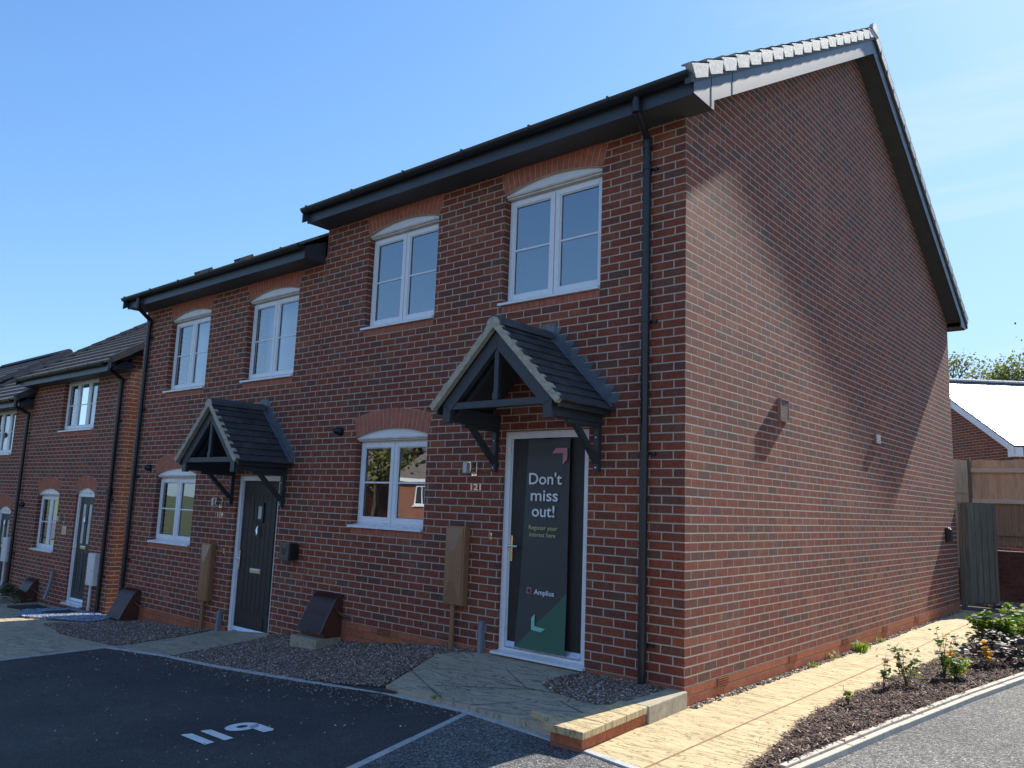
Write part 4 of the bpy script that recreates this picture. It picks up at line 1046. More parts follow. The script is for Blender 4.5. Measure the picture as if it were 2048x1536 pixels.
H117,_=lowhouse(-15.6,-11.06,.25,3.5,'lower brick house with the dark green twin-glazed door between two black downpipes',
  [(-13.98,-12.40,2.47,3.50,0,3),(-14.70,-13.62,.13,1.27,.09,2)],(-12.80,-12.0,-.72,1.30),-.78)
downpipe(H117,-11.28,.25,-.09,3.42,-.8,3.62,xo=-11.14,clips=(-.1,1.2,2.6))
downpipe(H117,-15.68,.25,-.09,3.0,-.85,3.25,xo=-15.6,clips=(0,1.3,2.5))
H115,_=lowhouse(-20.1,-15.62,.27,3.1,'far left brick house cut by the picture edge','' or
  [(-18.2,-16.65,2.05,3.1,0,3)],(-17.0,-16.2,-.95,.85),-1.0)
H113,_=lowhouse(-27.5,-22.0,-.6,2.62,'house at the far left seen only by its roof behind the cut off house',[],None,-1.0,7.4)

# ================================================================ wall fixtures
def fixture(name,loc,label,cat,group=None): return thing(name,loc,label,cat,group)
def meterbox(x,zb,w_,h_,mat,pipe_to,label,Y=0,brown=True):
    t=fixture('meter_box',(x+w_/2,Y,zb),label,'meter box','wall mounted meter boxes')
    d=.085 if brown else .1
    b=MB(); b.box(x,x+w_,Y-d,Y-.001,zb,zb+h_); build(b,'body',mat,t,bevel=.008)
    l=MB(); a0,a1,c0,c1=x+.012,x+w_-.018,zb+.012,zb+h_-.02; y=Y-d-.006
    cx_=(a0+a1)/2
    if brown:
        # door with shallow hipped centre
        V=[(a0,y,c0),(a1,y,c0),(a1,y,c1),(a0,y,c1),(cx_-.03,y-.024,c0+.22),(cx_+.03,y-.024,c0+.22),(cx_+.03,y-.024,c1-.22),(cx_-.03,y-.024,c1-.22)]
        l.add(V,[(0,1,5,4),(1,2,6,5),(2,3,7,6),(3,0,4,7),(4,5,6,7)]); l.add([(p[0],p[1]+.007,p[2]) for p in V[:4]]+[V[0],V[1],V[2],V[3]],[(0,1,5,4),(1,2,6,5),(2,3,7,6),(3,0,4,7)])
    else: l.box(a0,a1,y,y+.006,c0,c1)
    build(l,'door',mat,t)
    k=MB(); k.disc((a1-.03,y-.004,(c0+c1)/2-.02),1,.008,.01,10); build(k,'lock','brass' if brown else 'grey_plastic',t)
    p=MB(); p.tube([(x+w_*.42,Y-.05,zb+.01),(x+w_*.42,Y-.05,pipe_to)],.026,12); build(p,'supply_pipe',mat,t,smooth=True)
meterbox(-2.65,.37,.265,.775,'brown',-.1,'brown meter box between the ground floor window and the banner door')
meterbox(-7.448,-.085,.255,.775,'brown',-.55,'brown meter box left of the door numbered 119')
meterbox(-11.73,-.285,.28,.55,'whitebox',-.82,'white meter box right of the dark green door',Y=.25,brown=False)
meterbox(-16.15,-.2,.3,.5,'whitebox',-.9,'white meter box nearest the left edge of the picture',Y=.27,brown=False)

def hood(X0,zb,label,w_=.43,Y=0,mat='brownhood',block=True,cable=True,gz=None):
    """curved cowl on a concrete block; X0 = right side"""
    t=fixture('hood_cabinet',(X0-.2,Y-.2,zb-.12),label,'hood cabinet','curved hood cabinets at the wall foot')
    if block:
        b=MB(); b.box(X0-.46,X0+.03,Y-.365,Y-.02,zb-.2,zb); build(b,'block','concrete',t,bevel=.006)
    a,c=X0-w_,X0
    prof=[(-.004,.0),(-.004,.462)]
    crv=[]
    for i in range(9):
        tt=i/8; crv.append((-.02-.1*math.sin(tt*1.2)*1.05-.03*tt, .468-.1*(1-math.cos(tt*1.25))*1.6))
    pts=[(-.004,.468)]+crv+[(-.215,.235),(-.262,.14),(-.305,.055)]
    # shell (top and front)
    shell=MB(); th=.006
    for p,q in zip(pts,pts[1:]):
        dx_,dz_=q[0]-p[0],q[1]-p[1]; L_=math.hypot(dx_,dz_) or 1; nx,nz=-dz_/L_*th,dx_/L_*th
        shell.prism([(Y+p[0],zb+p[1]),(Y+q[0],zb+q[1]),(Y+q[0]+nx,zb+q[1]+nz),(Y+p[0]+nx,zb+p[1]+nz)],0,a-.012,c+.012)
    build(shell,'cowl',mat,t)
    side=MB()
    poly=[(Y+p[0],zb+p[1]) for p in pts]+[(Y-.24,zb+.08),(Y-.24,zb+.0),(Y-.004,zb)]
    side.prism(poly[::-1],0,a,c); build(side,'cabinet',mat,t)
    s=MB(); s.tube([((a+c)/2,Y-.302,zb+.08),((a+c)/2,Y-.306,zb+.08)],.009,10); build(s,'screw','dark',t)
    if cable:
        k=MB(); k.tube([(c,Y-.1,zb+.3),(c+.04,Y-.1,zb+.29),(c+.08,Y-.05,zb+.24),(c+.13,Y-.03,zb+.235),(c+.155,Y-.0,zb+.25)],.011,8); build(k,'hose',mat,t,smooth=True)
        k=MB(); k.disc((c+.155,Y-.006,zb+.25),1,.024,.01,14); build(k,'hose_seal','grey_plastic',t)
hood(-4.335,-.18,'brown hood cabinet on a concrete block below the window of the end house')
hood(-9.29,-.60,'brown hood cabinet on a concrete block at the left corner of house 119')
hood(-14.1,-.88,'hood cabinet with shiny curved top at the lower house by the left edge',Y=.25,block=False,cable=True)

def stopbox(x,zt_,zb,label,Y=0):
    b=MB(); b.box(x-.03,x+.03,Y-.05,Y-.001,zb,zt_-.02); b.prism([(x-.03,zt_-.02),(x+.03,zt_-.02),(x+.018,zt_),(x-.018,zt_)],1,Y-.05,Y-.001); b.box(x-.022,x+.022,Y-.058,Y-.05,zb,zt_-.05)
    o=build(b,'wall_duct','grey_plastic',bevel=.004); setp(o,label,'duct cover','grey duct covers')
stopbox(-2.16,.255,-.08,'grey duct cover at the wall foot left of the banner door')
stopbox(-6.93,-.18,-.5,'grey duct cover at the wall foot left of door 119')
tb=MB(); tb.tube([(-13.35,.2,-.2),(-13.35,.17,-.45),(-13.33,.1,-.7)],.03,10); setp(build(tb,'waste_pipe','grey_plastic',smooth=True),'short grey waste pipe on the wall of the lower house','pipe')
def wallamp(x,z,label,Y=0):
    t=fixture('wall_lamp',(x,Y,z),label,'wall lamp','square wall lamps')
    b=MB(); b.box(x-.035,x+.035,Y-.012,Y-.0005,z-.085,z+.055); build(b,'back_plate','chrome',t,bevel=.002)
    b=MB(); b.box(x-.032,x+.032,Y-.1,Y-.0125,z+.042,z+.052); b.box(x+.022,x+.03,Y-.1,Y-.013,z-.04,z+.041); build(b,'lamp_frame','chrome',t)
    b=MB(); b.box(x-.062,x-.012,Y-.12,Y-.04,z-.06,z+.05); build(b,'lamp_glass','obscure',t,bevel=.006)
    b=MB(); b.tube([(x,Y-.02,z-.06),(x,Y-.012,z-.06)],.012,12); build(b,'sensor','white',t)
wallamp(-2.36,1.735,'square wall lamp above the 121 digits'); wallamp(-7.18,1.27,'square wall lamp above the 119 digits'); wallamp(-13.22,.8,'square wall lamp left of the dark green door',Y=.25)
for (x,z,Y,b_,lb) in ((-2.40,1.51,0,'121','metal digits 121 left of the banner door'),(-7.235,1.058,0,'119','metal digits 119 left of the brown cottage door')):
    o=text('house_number',b_,.088,(x,Y-.008,z),(1,0,0),(0,0,1),'copper',None,.004,.003,fit=.14 if b_=='121' else .145); setp(o,lb,'house number')
hn=MB(); hn.box(-13.27,-13.07,.236,.2485,.5,.66); o=build(hn,'name_plaque','chrome',bevel=.004); setp(o,'small pale plaque beside the dark green door of the lower house','plaque')
for (x,z,Y,lb) in ((-2.1,1.07,0,'tiny brass doorbell left of the banner door'),(-6.99,.61,0,'tiny doorbell left of the brown cottage door')):
    t=fixture('doorbell',(x,Y,z),lb,'doorbell'); b=MB(); b.box(x-.014,x+.014,Y-.012,Y-.0005,z-.038,z+.03); build(b,'plate','brass',t,bevel=.003); b=MB(); b.disc((x,Y-.014,z-.004),1,.007,.006,10); build(b,'button','dark',t)
def ventcowl(x,z,label,Y=0,r=.062):
    t=fixture('vent_cowl',(x,Y,z),label,'vent','round black vent cowls')
    b=MB(); b.disc((x,Y-.006,z),1,r,.011,24); build(b,'flange','black',t,smooth=True)
    b=MB(); b.tube([(x-.0,Y-.012,z),(x-.01,Y-.05,z+.012),(x-.02,Y-.085,z-.0)],[r*.8,r*.72,r*.45],18); build(b,'cowl','black',t,smooth=True)
ventcowl(-4.60,2.17,'black round vent left of the ground floor window of the end house'); ventcowl(-9.42,1.74,'black round vent at the left end of house 119'); ventcowl(-11.3,1.33,'black vent on the lower house beside its right downpipe',Y=.25); ventcowl(-15.45,1.0,'black vent on the lower house near its left downpipe',Y=.25)
# EV charger
t=fixture('ev_charger',(-5.32,0,.7),'dark square car charger with green ring right of door 119','car charger')
b=MB(); b.box(-5.44,-5.262,-.15,-.001,.605,.81); build(b,'body','black',t,bevel=.02)
b=MB(); b.box(-5.447,-5.255,-.162,-.151,.6,.815); build(b,'face','charger',t,bevel=.012)
b=MB(); c=(-5.355,.71); 
for k in range(32):
    a0=2*math.pi*k/32; a1=2*math.pi*(k+1)/32
    b.prism([(c[0]+r_*math.cos(a),c[1]+r_*math.sin(a)) for (r_,a) in ((.058,a0),(.064,a0),(.064,a1),(.058,a1))],1,-.1635,-.1622)
build(b,'ring','charger_ring',t)
b=MB(); b.disc((c[0],-.164,c[1]),1,.045,.004,28); build(b,'socket','black',t)
# gable fixtures
t=fixture('louvre_vent',(0,2.05,2.43),'brick red louvred vent sticking out of the gable wall','vent')
b=MB(); ring2=[(1.945,2.175,2.325,2.555)]
b.box(0,.036,1.945,1.96,2.325,2.555); b.box(0,.036,2.16,2.175,2.325,2.555); b.box(0,.036,1.96,2.16,2.325,2.34); b.box(0,.039,1.96,2.16,2.54,2.556); b.box(0,.02,1.96,2.16,2.34,2.54)
for i in range(10): b.prism([(.02,2.348+.0195*i+.012),(.035,2.348+.0195*i),(.035,2.348+.0195*i+.004),(.02,2.348+.0195*i+.016)],1,1.96,2.16)
build(b,'louvre','vent_red',t)
t=fixture('louvre_vent',(0,5.28,2.42),'smaller plain vent further along the gable wall','vent')
b=MB(); b.box(0,.03,5.19,5.39,2.355,2.485); build(b,'hood','vent_red',t,bevel=.006)
b=MB(); 
for i in range(5): b.box(.0305,.034,5.205,5.375,2.37+.021*i,2.38+.021*i)
build(b,'slat','whitebox',t)
t=fixture('outside_box',(0,9.0,1.1),'black box light on the gable wall by the gate','outside light')
b=MB(); b.box(0,.065,8.93,9.1,1.03,1.26); build(b,'housing','black',t,bevel=.01)
b=MB(); b.box(.066,.085,8.945,9.085,1.045,1.24); build(b,'cover','black',t,bevel=.012)

# ================================================================ side garden: gate, fence, retaining wall
fn=thing('garden_fence',(.5,11.8,1),'tall tan closeboard fence above the low brick wall at the back','fence')
def boards(mb,x0,x1,y,z0,z1,w_=.1,lean=0):
    x=x0
    while x<x1-.01:
        j=random.uniform(-.006,.006); mb.box(x,min(x+w_-.004,x1),y+j*.5-(.006 if int(x/w_)%2 else 0),y+.014+j*.5,z0+random.uniform(-.008,.008),z1+random.uniform(-.006,.006)); x+=w_
b=MB(); boards(b,-.6,5.5,11.83,1.75,2.56); build(b,'upper_boards','fence_tan',fn)
b=MB(); boards(b,-.6,5.5,11.835,.95,1.745); build(b,'lower_boards','fence_dark',fn)
b=MB()
for z in (2.36,1.77): b.box(-.42,5.5,11.765,11.822,z-.04,z+.04)
build(b,'rail','gate_rail',fn,bevel=.004)
b=MB()
for z in (1.17,.99): b.box(-.42,5.5,11.775,11.826,z-.045,z+.035)
build(b,'rail','fence_dark',fn,bevel=.004)
for x in (-.15,2.7,5.4):
    b=MB(); b.box(x-.05,x+.05,11.74,11.829,-.1,2.6); build(b,'post','gate_wood',fn,bevel=.006)
# side section running back from the corner post
b=MB(); 
for i in range(6): b.box(-.62-.0,-.60,11.0-1.1+.1*i,11.0-1.1+.1*i+.096,1.2,2.5)
rw=MB(); rw.box(-.6,6,11.85,12.1,-.4,.80); rw.box(-.6,6,11.84,12.1,.801,.84)
rwo=build(rw,'retaining_wall','brick_dark'); setp(rwo,'low dark brick retaining wall under the tan fence','wall')
gs=surf([(-.6,9.9),(3.6,9.9),(5.5,11.85),(-.6,11.85)],6,4,lambda x,y:-.125)
setp(build(gs,'back_ground','soil'),'stony ground behind the gate','ground',kind='structure')
stones('rubble',[(.25,10.7),(2.2,10.6),(3.2,11.8),(.1,11.8)],lambda x,y:-.12,420,(.015,.05),'gravel','grey rubble stones at the foot of the retaining wall','stones')
gt=thing('garden_gate',(.12,9.95,.8),'weathered wooden side gate standing open behind the gable corner','gate')
b=MB(); b.box(.006,.055,9.9,9.99,-.12,1.70); build(b,'wall_post','gate_wood',gt,bevel=.004)
b=MB(); b.obox((.06,9.93,-.1),(.03,.02,0),(-.01,.02,0),(0,0,1.8)); b.obox((.07,9.95,-.05),(.085,0,0),(.02,.09,0),(0,0,1.75)); build(b,'hanging_stile','gate_wood',gt)
b=MB(); p=Vector((.155,10.0,-.03)); d=Vector((.3,1,0)).normalized()
for i in range(9):
    q=p+d*(i*.105); b.obox(q+Vector((-d.y,d.x,0))*(.008*(i%2)),d*.094,Vector((-d.y,d.x,0))*.016,(0,0,1.735+random.uniform(-.006,.006)-.0*i))
build(b,'boards','gate_wood',gt)
b=MB(); 
for z in (.22,.85,1.5): b.obox(p+Vector((-d.y,d.x,0))*.0165+Vector((0,0,z)),d*.94,Vector((-d.y,d.x,0))*.04,(0,0,.07))
build(b,'rail','gate_wood',gt)
# short tan fence bit seen between gable and post
ff=thing('fence_panel',(-.35,11.0,1.4),'short lit fence panel with a rail between the gable corner and the fence post','fence')
b=MB()
for i in range(8): b.obox((-.62+.06*i,10.3+.18*i,.5),(.052,.165,0),(-.014,.005,0),(0,0,2.05-(.1 if i==0 else 0)))
build(b,'boards','fence_tan',ff)
b=MB(); b.bar((-.6,10.34,1.95),(-.17,11.66,1.95),.05,.07); build(b,'rail','fence_tan',ff)

# background gable house, rotated
bh=thing('garden_house',(0,18,0),'single house gable with glaring sunlit roof behind the fence','house')
A=Vector((-2.55,19.7,5.47)); d=Vector((.74,.67,0)).normalized(); p=Vector((d.y,-d.x,0)); half=3.85; pit=math.tan(R(30)); zE=A.z-half*pit
def lp(s_,t_,z): v=A+p*s_+d*t_; return (v.x,v.y,z)
LEN=14
mb=MB()
mb.add([lp(-half+.2,.12,-.3),lp(half-.2,.12,-.3),lp(half-.2,.12,zE+.05),lp(0,.12,A.z-.1),lp(-half+.2,.12,zE+.05)],[(0,1,2,3,4)])
mb.quad(lp(half-.2,.12,-.3),lp(half-.2,LEN,-.3),lp(half-.2,LEN,zE+.05),lp(half-.2,.12,zE+.05))
build(mb,'brick_wall','brick',bh)
mb=MB()
for sg in (1,-1):
    n=12
    for i in range(n):
        s0=half*i/n; s1=half*(i+1)/n
        z0=A.z-s0*pit; z1=A.z-s1*pit
        mb.add([lp(sg*s0,-.12,z0-.0),lp(sg*s1,-.12,z1+.012),lp(sg*s1,LEN,z1+.012),lp(sg*s0,LEN,z0-.0),lp(sg*s0,-.12,z0-.03),lp(sg*s1,-.12,z1-.014),lp(sg*s1,LEN,z1-.014),lp(sg*s0,LEN,z0-.03)],[(0,1,2,3),(4,7,6,5),(0,4,5,1),(1,5,6,2),(3,2,6,7)])
build(mb,'roof','slate_gloss',bh)
mb=MB()
for i in range(30):
    t0=-.14+i*.47; 
    v=[]
    for t_ in (t0,t0+.455):
        for k in range(7):
            a=math.pi*k/6; v.append(lp(.12*math.cos(a),t_,A.z-.02+.1*math.sin(a)))
    mb.add(v,[(k,k+1,k+8,k+7) for k in range(6)]+[tuple(range(7)),tuple(range(13,6,-1))])
build(mb,'ridge_tiles','cap',bh)
mb=MB(); mb.add([lp(0,-.1,A.z-.05),lp(half,-.1,zE-.05),lp(half,-.1,zE-.22),lp(0,-.1,A.z-.25),lp(0,-.12,A.z-.05),lp(half,-.12,zE-.05),lp(half,-.12,zE-.22),lp(0,-.12,A.z-.25)],[(0,1,2,3),(7,6,5,4),(0,4,5,1),(2,6,7,3),(1,5,6,2)])
mb.add([lp(half-.25,-.125,zE-.04),lp(half,-.125,zE-.04),lp(half,-.125,zE-.27),lp(half-.25,-.125,zE-.27),lp(half-.25,.1,zE-.04),lp(half,.1,zE-.04),lp(half,.1,zE-.27),lp(half-.25,.1,zE-.27)],[(0,1,2,3),(7,6,5,4),(3,2,6,7),(1,5,6,2),(0,4,5,1)])
build(mb,'bargeboard','white',bh)

# ================================================================ mulch bed and plants
MP=edge_off(BK,.05)
def mz(x,y):
    xl=float(np.interp(y,[q[1] for q in ML],[q[0] for q in ML])); xr=float(np.interp(y,[q[1] for q in BK],[q[0] for q in BK]))
    t=(x-xl)/max(.05,xr-xl); t=min(1,max(0,t)); return pz(1,y)+.012+.05*math.sin(math.pi*min(1,t*1.1)*.6)+.012*math.sin(x*17)*math.sin(y*13)
mbed=MB(); ysb=[-1.4,-1,-.5,0,.5,1,1.5,2,2.5,3,3.5,4,4.5,5,5.5,6,6.5,7,7.4]; nx_=6; 
for yy in ysb:
    xl=float(np.interp(yy,[q[1] for q in ML],[q[0] for q in ML])); xr=float(np.interp(yy,[q[1] for q in BK],[q[0] for q in BK]))
    for i in range(nx_+1): x=xl+(xr-xl)*i/nx_; mbed.v.append((x,yy,mz(x,yy)-.008))
for j in range(len(ysb)-1):
    for i in range(nx_): k=j*(nx_+1)+i; mbed.f.append((k,k+1,k+nx_+2,k+nx_+1))
setp(build(mbed,'planting_bed','mulch_base'),'soil of the planting bed between path and kerb','planting bed',kind='structure')
poly=[(q[0]-.03,q[1]) for q in ML[:-1]]+[(q[0]-.02,q[1]) for q in BK[::-1] if q[1]>-1.2]
stones('bark_mulch',poly,lambda x,y:mz(x,y)-.004,5600,(.005,.0145),'mulch','dark brown bark chip mulch in the bed beside the side path','bark mulch',elong=2.6,flat=.6,lift=.8)
stones('bark_mulch_strays',[(.8,-1.4),(.75,3),(.95,3),(1.1,-1.4)],lambda x,y:pz(x,y)+.002,220,(.003,.007),'mulch','stray bark chips on the edge of the path','bark mulch',elong=2.2,flat=.5)
def leafcloud(mb,pts,size,n,spread,flat=.0,aspect=.55):
    for c in pts:
        c=Vector(c)
        for _ in range(n):
            o=c+Vector((random.gauss(0,spread),random.gauss(0,spread),random.gauss(0,spread*.8)))
            q=Quaternion((random.gauss(0,1),random.gauss(0,1),random.gauss(0,1),random.gauss(0,1)))
            q.normalize(); s_=size*random.uniform(.6,1.25)
            if flat: q=Quaternion((0,0,1),random.uniform(0,6.28))@Quaternion((1,0,0),random.gauss(.3,flat))
            a=q@Vector((s_,0,0)); b=q@Vector((0,s_*aspect,0)); u=q@Vector((0,0,s_*.12))
            mb.add([o-a,o-a*.3-b+u,o+a*.45-b*.8+u,o+a,o+a*.45+b*.8+u,o-a*.3+b+u],[(0,1,2,3),(0,3,4,5)])
def sprig(name,x,y,z,h,label,cat,mat,nst=3,leaf=.016,lean=.3,nl=10,spread=.02,group=None,tall=1):
    t=thing(name,(x,y,z),label,cat,group); st=MB(); lv=MB()
    for i in range(nst):
        a=random.uniform(0,6.28); r_=random.uniform(.3,1)*lean*h; hh=h*random.uniform(.6,1)
        pts=[(x,y,z-.01)]; 
        for k in range(1,5): f=k/4; pts.append((x+math.cos(a)*r_*f**1.3+random.gauss(0,.006),y+math.sin(a)*r_*f**1.3+random.gauss(0,.006),z+hh*f))
        st.tube(pts,[.004,.0035,.003,.002,.0015],6)
        for k in range(nl):
            f=random.uniform(.3,1); j=min(3,int(f*4)); q=Vector(pts[j]).lerp(Vector(pts[j+1]),f*4-j); leafcloud(lv,[q],leaf*1.25,2,spread,flat=.6,aspect=.65)
    build(st,'stem','bark',t,smooth=True); build(lv,'leaves',mat,t); return t
random.seed(11)
sprig('seedling',.95,.95,mz(.95,.95),.15,'tiny seedling with one red leaf at the near path edge','seedling','leaf_green',3,.016,.45,6)
sprig('seedling',.98,1.78,mz(.98,1.78),.30,'thin leafy sprig standing alone behind the red-leaved seedling','seedling','leaf_green',3,.018,.3,9)
sprig('small_shrub',1.08,2.12,mz(1.08,2.1),.34,'small shrub with orange-red and green leaves in the middle of the bed','shrub','leaf_green',6,.02,.5,12,.03)
sprig('small_shrub',1.27,2.68,mz(1.27,2.7),.5,'tall twiggy sprig rising from a green low clump','shrub','leaf_green',4,.02,.3,12,.03)
sprig('small_shrub',1.36,2.72,mz(1.36,2.7),.24,'low bright green clump at the foot of the twiggy sprig','shrub','weed',9,.018,.6,18,.03)
sprig('small_shrub',1.2,3.1,mz(1.2,3.1),.42,'sprig with orange and yellow leaves beside the tall twiggy one','shrub','leaf_yellow',3,.024,.4,6,.02)
sprig('small_shrub',1.5,3.6,mz(1.5,3.6),.3,'low sprig with two orange leaves in front of the purple clump','shrub','leaf_yellow',3,.028,.5,4,.02)
for i,(x,y,h,n,lb) in enumerate([(1.42,3.95,.2,26,'low purple-leaved clump nearest the twiggy sprig'),(1.75,4.4,.24,34,'broad dark purple clump in the bed by the right picture edge'),(1.3,4.9,.2,26,'purple clump behind, next to the laurel shrub')]):
    t=thing('purple_clump',(x,y,mz(x,y)),lb,'plant','purple leaved clumps'); lv=MB()
    for k in range(n*13):
        a=random.uniform(0,6.28); r_=abs(random.gauss(0,.21)); leafcloud(lv,[(x+math.cos(a)*r_,y+math.sin(a)*r_*1.3,mz(x,y)+h*.9*math.exp(-(r_/.36)**2)+random.uniform(0,.07))],.03,1,.008,flat=.5,aspect=.8)
    build(lv,'leaves','leaf_heuchera',t)
for (x,y,h,lb) in ((1.27,5.4,.36,'young laurel shrub with yellow-green tips beside the path'),(1.68,5.2,.48,'larger laurel shrub at the right picture edge'),(1.55,6.6,.5,'laurel shrub furthest back at the end of the bed')):
    t=thing('laurel_shrub',(x,y,mz(x,y)),lb,'shrub','laurel shrubs'); st=MB(); lv=MB(); z=mz(x,y)
    for i in range(26):
        a=random.uniform(0,6.28); r_=random.uniform(.1,.95)*h*.85; e=Vector((x+math.cos(a)*r_,y+math.sin(a)*r_,z+h*random.uniform(.45,1)))
        m_=Vector((x,y,z)).lerp(e,.5)+Vector((0,0,-.03)); st.tube([(x,y,z-.02),m_,e],[.006,.005,.003],6)
        for k in range(15):
            f=random.uniform(.35,1.08); q=Vector((x,y,z)).lerp(e,f); leafcloud(lv,[q],.05,2,.035,flat=.9,aspect=.42)
    build(st,'stems','bark',t,smooth=True); build(lv,'leaves','leaf_laurel',t)
def weed(x,y,z,r_,n,lb,mat='weed'):
    lv=MB()
    for k in range(n):
        a=random.uniform(0,6.28); h=random.uniform(.3,1)*r_; w_=.006
        p0=Vector((x+random.gauss(0,r_*.25),y+random.gauss(0,r_*.4),z)); e=p0+Vector((math.cos(a)*h*.6,math.sin(a)*h*.6,h*.7)); s_=Vector((-math.sin(a),math.cos(a),0))*w_
        m_=p0.lerp(e,.55)+Vector((0,0,h*.15)); lv.add([p0-s_*.4,p0+s_*.4,m_+s_,e,m_-s_],[(0,1,2,4),(4,2,3)])
    o=build(lv,'weed',mat); setp(o,lb,'weed','weeds at the foot of the gable wall')
weed(.09,4.1,-.16,.16,150,'bright green weed tuft at the wall foot halfway along the path'); weed(.07,2.62,-.165,.07,40,'small yellow-green weed nearer the house corner'); weed(.05,3.3,-.165,.14,36,'sparse dry grass at the wall foot between the airbricks','dry_grass')
weed(.05,5.0,-.16,.1,30,'thin grass at the wall foot beyond the bright tuft')
weed(-1.62,-1.13,-.2,.05,40,'tiny weed at the kerb before the entrance slabs')

# front bits
b=MB(); b.box(-11.5,-11.05,-.6,-.15,-.72,-.655); setp(build(b,'drain_cover','drain',bevel=.006),'square dark drain cover lying in the blue chippings','drain cover')
b=MB(); b.prism([(-13.1,-.08),(-12.1,-.08),(-12.2,-.55),(-13.2,-.55)],2,-.78,-.745); setp(build(b,'door_mat','rubber',bevel=.004),'black door mat before the dark green door','door mat')
t=thing('low_bush',(-14.4,-.1,-.8),'low dark bush by the wall at the left picture edge','bush'); lv=MB()
for k in range(900):
    a=random.uniform(0,6.28); r_=abs(random.gauss(0,.3)); leafcloud(lv,[(-14.5+math.cos(a)*r_*1.8,-.15+math.sin(a)*r_*.6,-.8+.3*math.exp(-(r_/.4)**2)*random.uniform(.4,1))],.03,1,.01,flat=.8)
build(lv,'leaves','leaf_tree2',t)
# painted number on the bay
pn=text('bay_number','119',.36,(-1.86,-3.03,zg(-1.9)+.006),(.0,1,0),(-1,.0,-.045),'roadpaint',None,.0008,.012,fit=.47)
bpy.data.objects.remove(pn)
def P9(u,v): return (-1.86-.36*v, -3.0+u+.02*v)   # u along +Y, v up = -X
nb=MB()
def flat(poly):
    top=[(x,y,zg(x)+.005) for x,y in poly]; n=len(poly); nb.add(top,[tuple(range(n))])
for u in (0.0,.14): flat([P9(u,0),P9(u+.072,.02),P9(u+.072,.93),P9(u+.02,1.0),P9(u,.97)])
m=20; oc=(.405,.68)
for k in range(m):
    a0=2*math.pi*k/m; a1=2*math.pi*(k+1)/m
    o1=lambda a,rx,ry:P9(oc[0]+rx*math.cos(a),oc[1]+ry*math.sin(a))
    flat([o1(a0,.042,.1),o1(a1,.042,.1),o1(a1,.125,.3),o1(a0,.125,.3)])
flat([P9(.43,.55),P9(.53,.68),P9(.53,.06),P9(.50,-.04),P9(.43,-.02)])
setp(build(nb,'bay_number','roadpaint'),'white painted number 119 on the dark parking bay','road marking')

# ================================================================ trees behind, opposite side of the street (seen in the panes)
def tree(x,y,z,h,r_,label,mat,n,leaf=.16,bare=.5,seed=1):
    random.seed(seed); t=thing('tree',(x,y,z),label,'tree'); tr=MB(); lv=MB(); ends=[]
    def br(p,d,L_,w_,lev):
        q=p+d*L_; mid=p.lerp(q,.5)+Vector((random.gauss(0,.06),random.gauss(0,.06),0))*L_
        tr.tube([p,mid,q],[w_,w_*.8,w_*.6],6 if lev else 10,cap=False)
        if lev>=4: ends.append(q); return
        if lev>=2: ends.append(mid)
        for k in range(3 if lev<3 else 2):
            nd=(d+Vector((random.gauss(0,.55),random.gauss(0,.55),random.gauss(.12,.3)))).normalized(); br(q,nd,L_*random.uniform(.62,.82),w_*.58,lev+1)
    br(Vector((x,y,z)),Vector((0,0,1)),h*.3,.22*h/10,0)
    build(tr,'trunk','bark',t,smooth=True)
    for q in ends: leafcloud(lv,[q],leaf,n,r_*.115)
    build(lv,'crown',mat,t)
    random.seed(seed+50)
tree(-7.0,50,.5,13.4,4,'pale spring-green tree behind the sunlit roof, left one','leaf_tree',90,.095,seed=3)
tree(-4.2,54,.5,14.2,4,'yellow-green tree just right of the gable corner behind the roof','leaf_tree',90,.095,seed=8)
tree(-.2,47,.5,16,4.5,'larger darker tree behind the roof at the right picture edge','leaf_tree2',95,.1,seed=5)
tree(3.6,52,.5,17.5,5,'dark tree outside the right edge behind the sunlit roof','leaf_tree2',30,.12,seed=12)
tree(-17.4,-11.0,-.95,5.4,2,'street tree across the road mirrored in the window','leaf_tree',10,.1,seed=21)
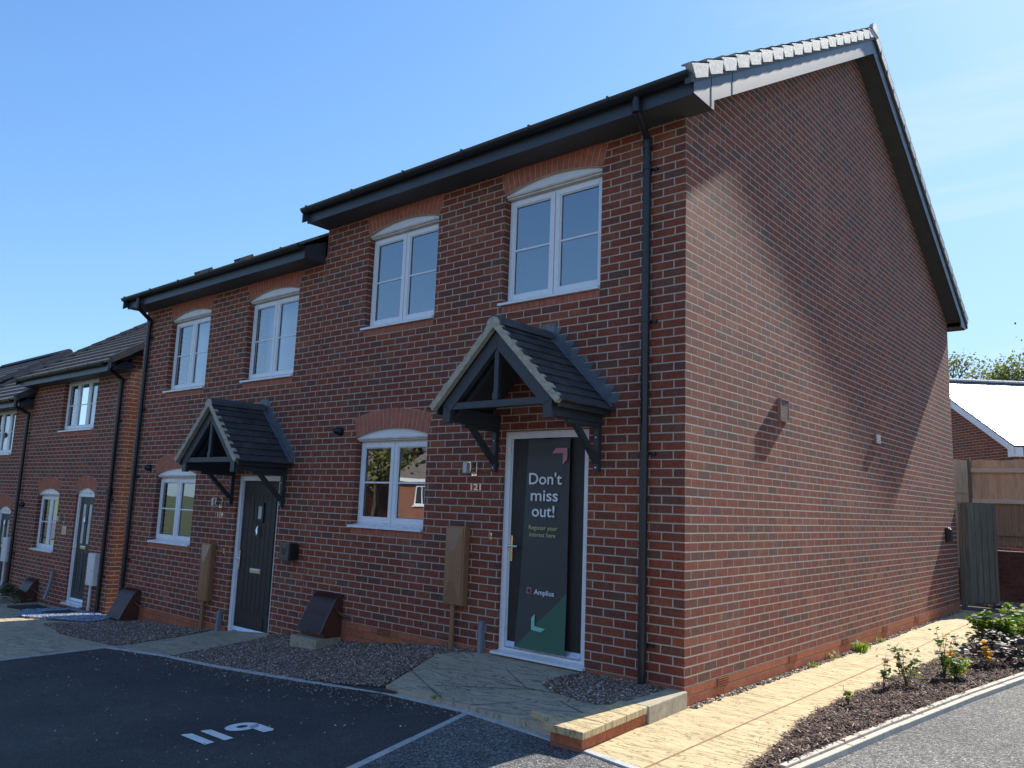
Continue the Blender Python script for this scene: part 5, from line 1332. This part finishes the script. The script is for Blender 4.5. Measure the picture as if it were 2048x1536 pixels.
def opposite(x,y,z,w_,dp,he,hr,label,rot=0):
    t=thing('opposite_house',(x,y,z),label,'house','houses across the street'); mb=MB()
    c,s_=math.cos(rot),math.sin(rot); Q=lambda a,b,zz:(x+a*c-b*s_,y+a*s_+b*c,z+zz)
    # gable to street (gable in +Y face)
    h=w_/2
    mb.add([Q(-h,0,0),Q(h,0,0),Q(h,0,he),Q(-h,0,he)],[(0,1,2,3)]); mb.quad(Q(-h,0,0),Q(-h,-dp,0),Q(-h,-dp,he),Q(-h,0,he)); mb.quad(Q(h,0,0),Q(h,-dp,0),Q(h,-dp,he),Q(h,0,he)); mb.quad(Q(-h,-dp,0),Q(h,-dp,0),Q(h,-dp,he),Q(-h,-dp,he))
    mb.add([Q(-h,0,he),Q(-h,-dp,he),Q(-h,-dp/2,hr)],[(0,1,2)]); mb.add([Q(h,0,he),Q(h,-dp,he),Q(h,-dp/2,hr)],[(0,1,2)])
    build(mb,'brick_wall','brick',t)
    rf=MB(); n=14
    for sg in (0,1):
        for i in range(n):
            f0=i/n; f1=(i+1)/n
            def E(f,up): b=.35-(.35+dp/2)*f; b=b if not sg else -dp-b; return b,he-.15+(hr-he+.15)*f+up
            b0,z0=E(f0,.1); b1,z1=E(f1,.04); rf.quad(Q(-h-.2,b0,z0),Q(h+.2,b0,z0),Q(h+.2,b1,z1),Q(-h-.2,b1,z1)); rf.quad(Q(-h-.2,b0,z0-.06),Q(h+.2,b0,z0-.06),Q(h+.2,b0,z0),Q(-h-.2,b0,z0))
    build(rf,'roof','tile',t)
    bb=MB(); 
    for sg in (-1,1):
        for (b0,z0,b1,z1) in ((.35,he-.1,-dp/2,hr+.02),(-dp-.35,he-.1,-dp/2,hr+.02)):
            bb.quad(Q(sg*(h+.22),b0,z0-.2),Q(sg*(h+.22),b1,z1-.2),Q(sg*(h+.22),b1,z1),Q(sg*(h+.22),b0,z0))
    bb.quad(Q(-h-.2,.36,he-.25),Q(h+.2,.36,he-.25),Q(h+.2,.36,he-.06),Q(-h-.2,.36,he-.06)); build(bb,'bargeboard','white',t)
    for a0 in (-h*.62,h*.25):
        for zz in (.95,3.3):
            if zz+1.2>he: continue
            wf=MB()
            def B(a,b,z0,z1,y0,y1): wf.add([Q(a,y0,z0),Q(b,y0,z0),Q(b,y0,z1),Q(a,y0,z1),Q(a,y1,z0),Q(b,y1,z0),Q(b,y1,z1),Q(a,y1,z1)],[(0,1,2,3),(7,6,5,4),(0,4,5,1),(3,2,6,7),(0,3,7,4),(1,5,6,2)])
            B(a0,a0+.09,zz,zz+1.15,.01,.05); B(a0+1.1,a0+1.19,zz,zz+1.15,.01,.05); B(a0+.55,a0+.64,zz+.09,zz+1.06,.01,.05); B(a0+.091,a0+1.099,zz,zz+.09,.01,.049); B(a0+.091,a0+1.099,zz+1.06,zz+1.15,.01,.049); B(a0-.05,a0+1.25,zz-.06,zz-.001,.01,.1)
            wo=build(wf,'window','white',t); gl=MB(); gl.quad(Q(a0+.09,.008,zz+.09),Q(a0+1.1,.008,zz+.09),Q(a0+1.1,.008,zz+1.06),Q(a0+.09,.008,zz+1.06)); build(gl,'pane','dark_glass',wo)
dg=NT('dark_glass'); M['dark_glass']=dg.fin((.02,.025,.03),.05,0,.8)
opposite(-17,-24,-1.9,8,8,4.9,7.6,'red brick house across the road mirrored in the lower window')
opposite(-28,-25,-2.2,8,8,4.9,7.6,'red brick house across the road further downhill')
opposite(-39,-25,-2.4,8,8,4.9,7.6,'brick house across the road at the bottom of the slope')
opposite(-2.5,-25,-.3,8,8,4.9,7.6,'red brick house across the road behind the camera')
opposite(9,-25,0,8,8,4.9,7.6,'red brick house across the road behind and right of the camera')
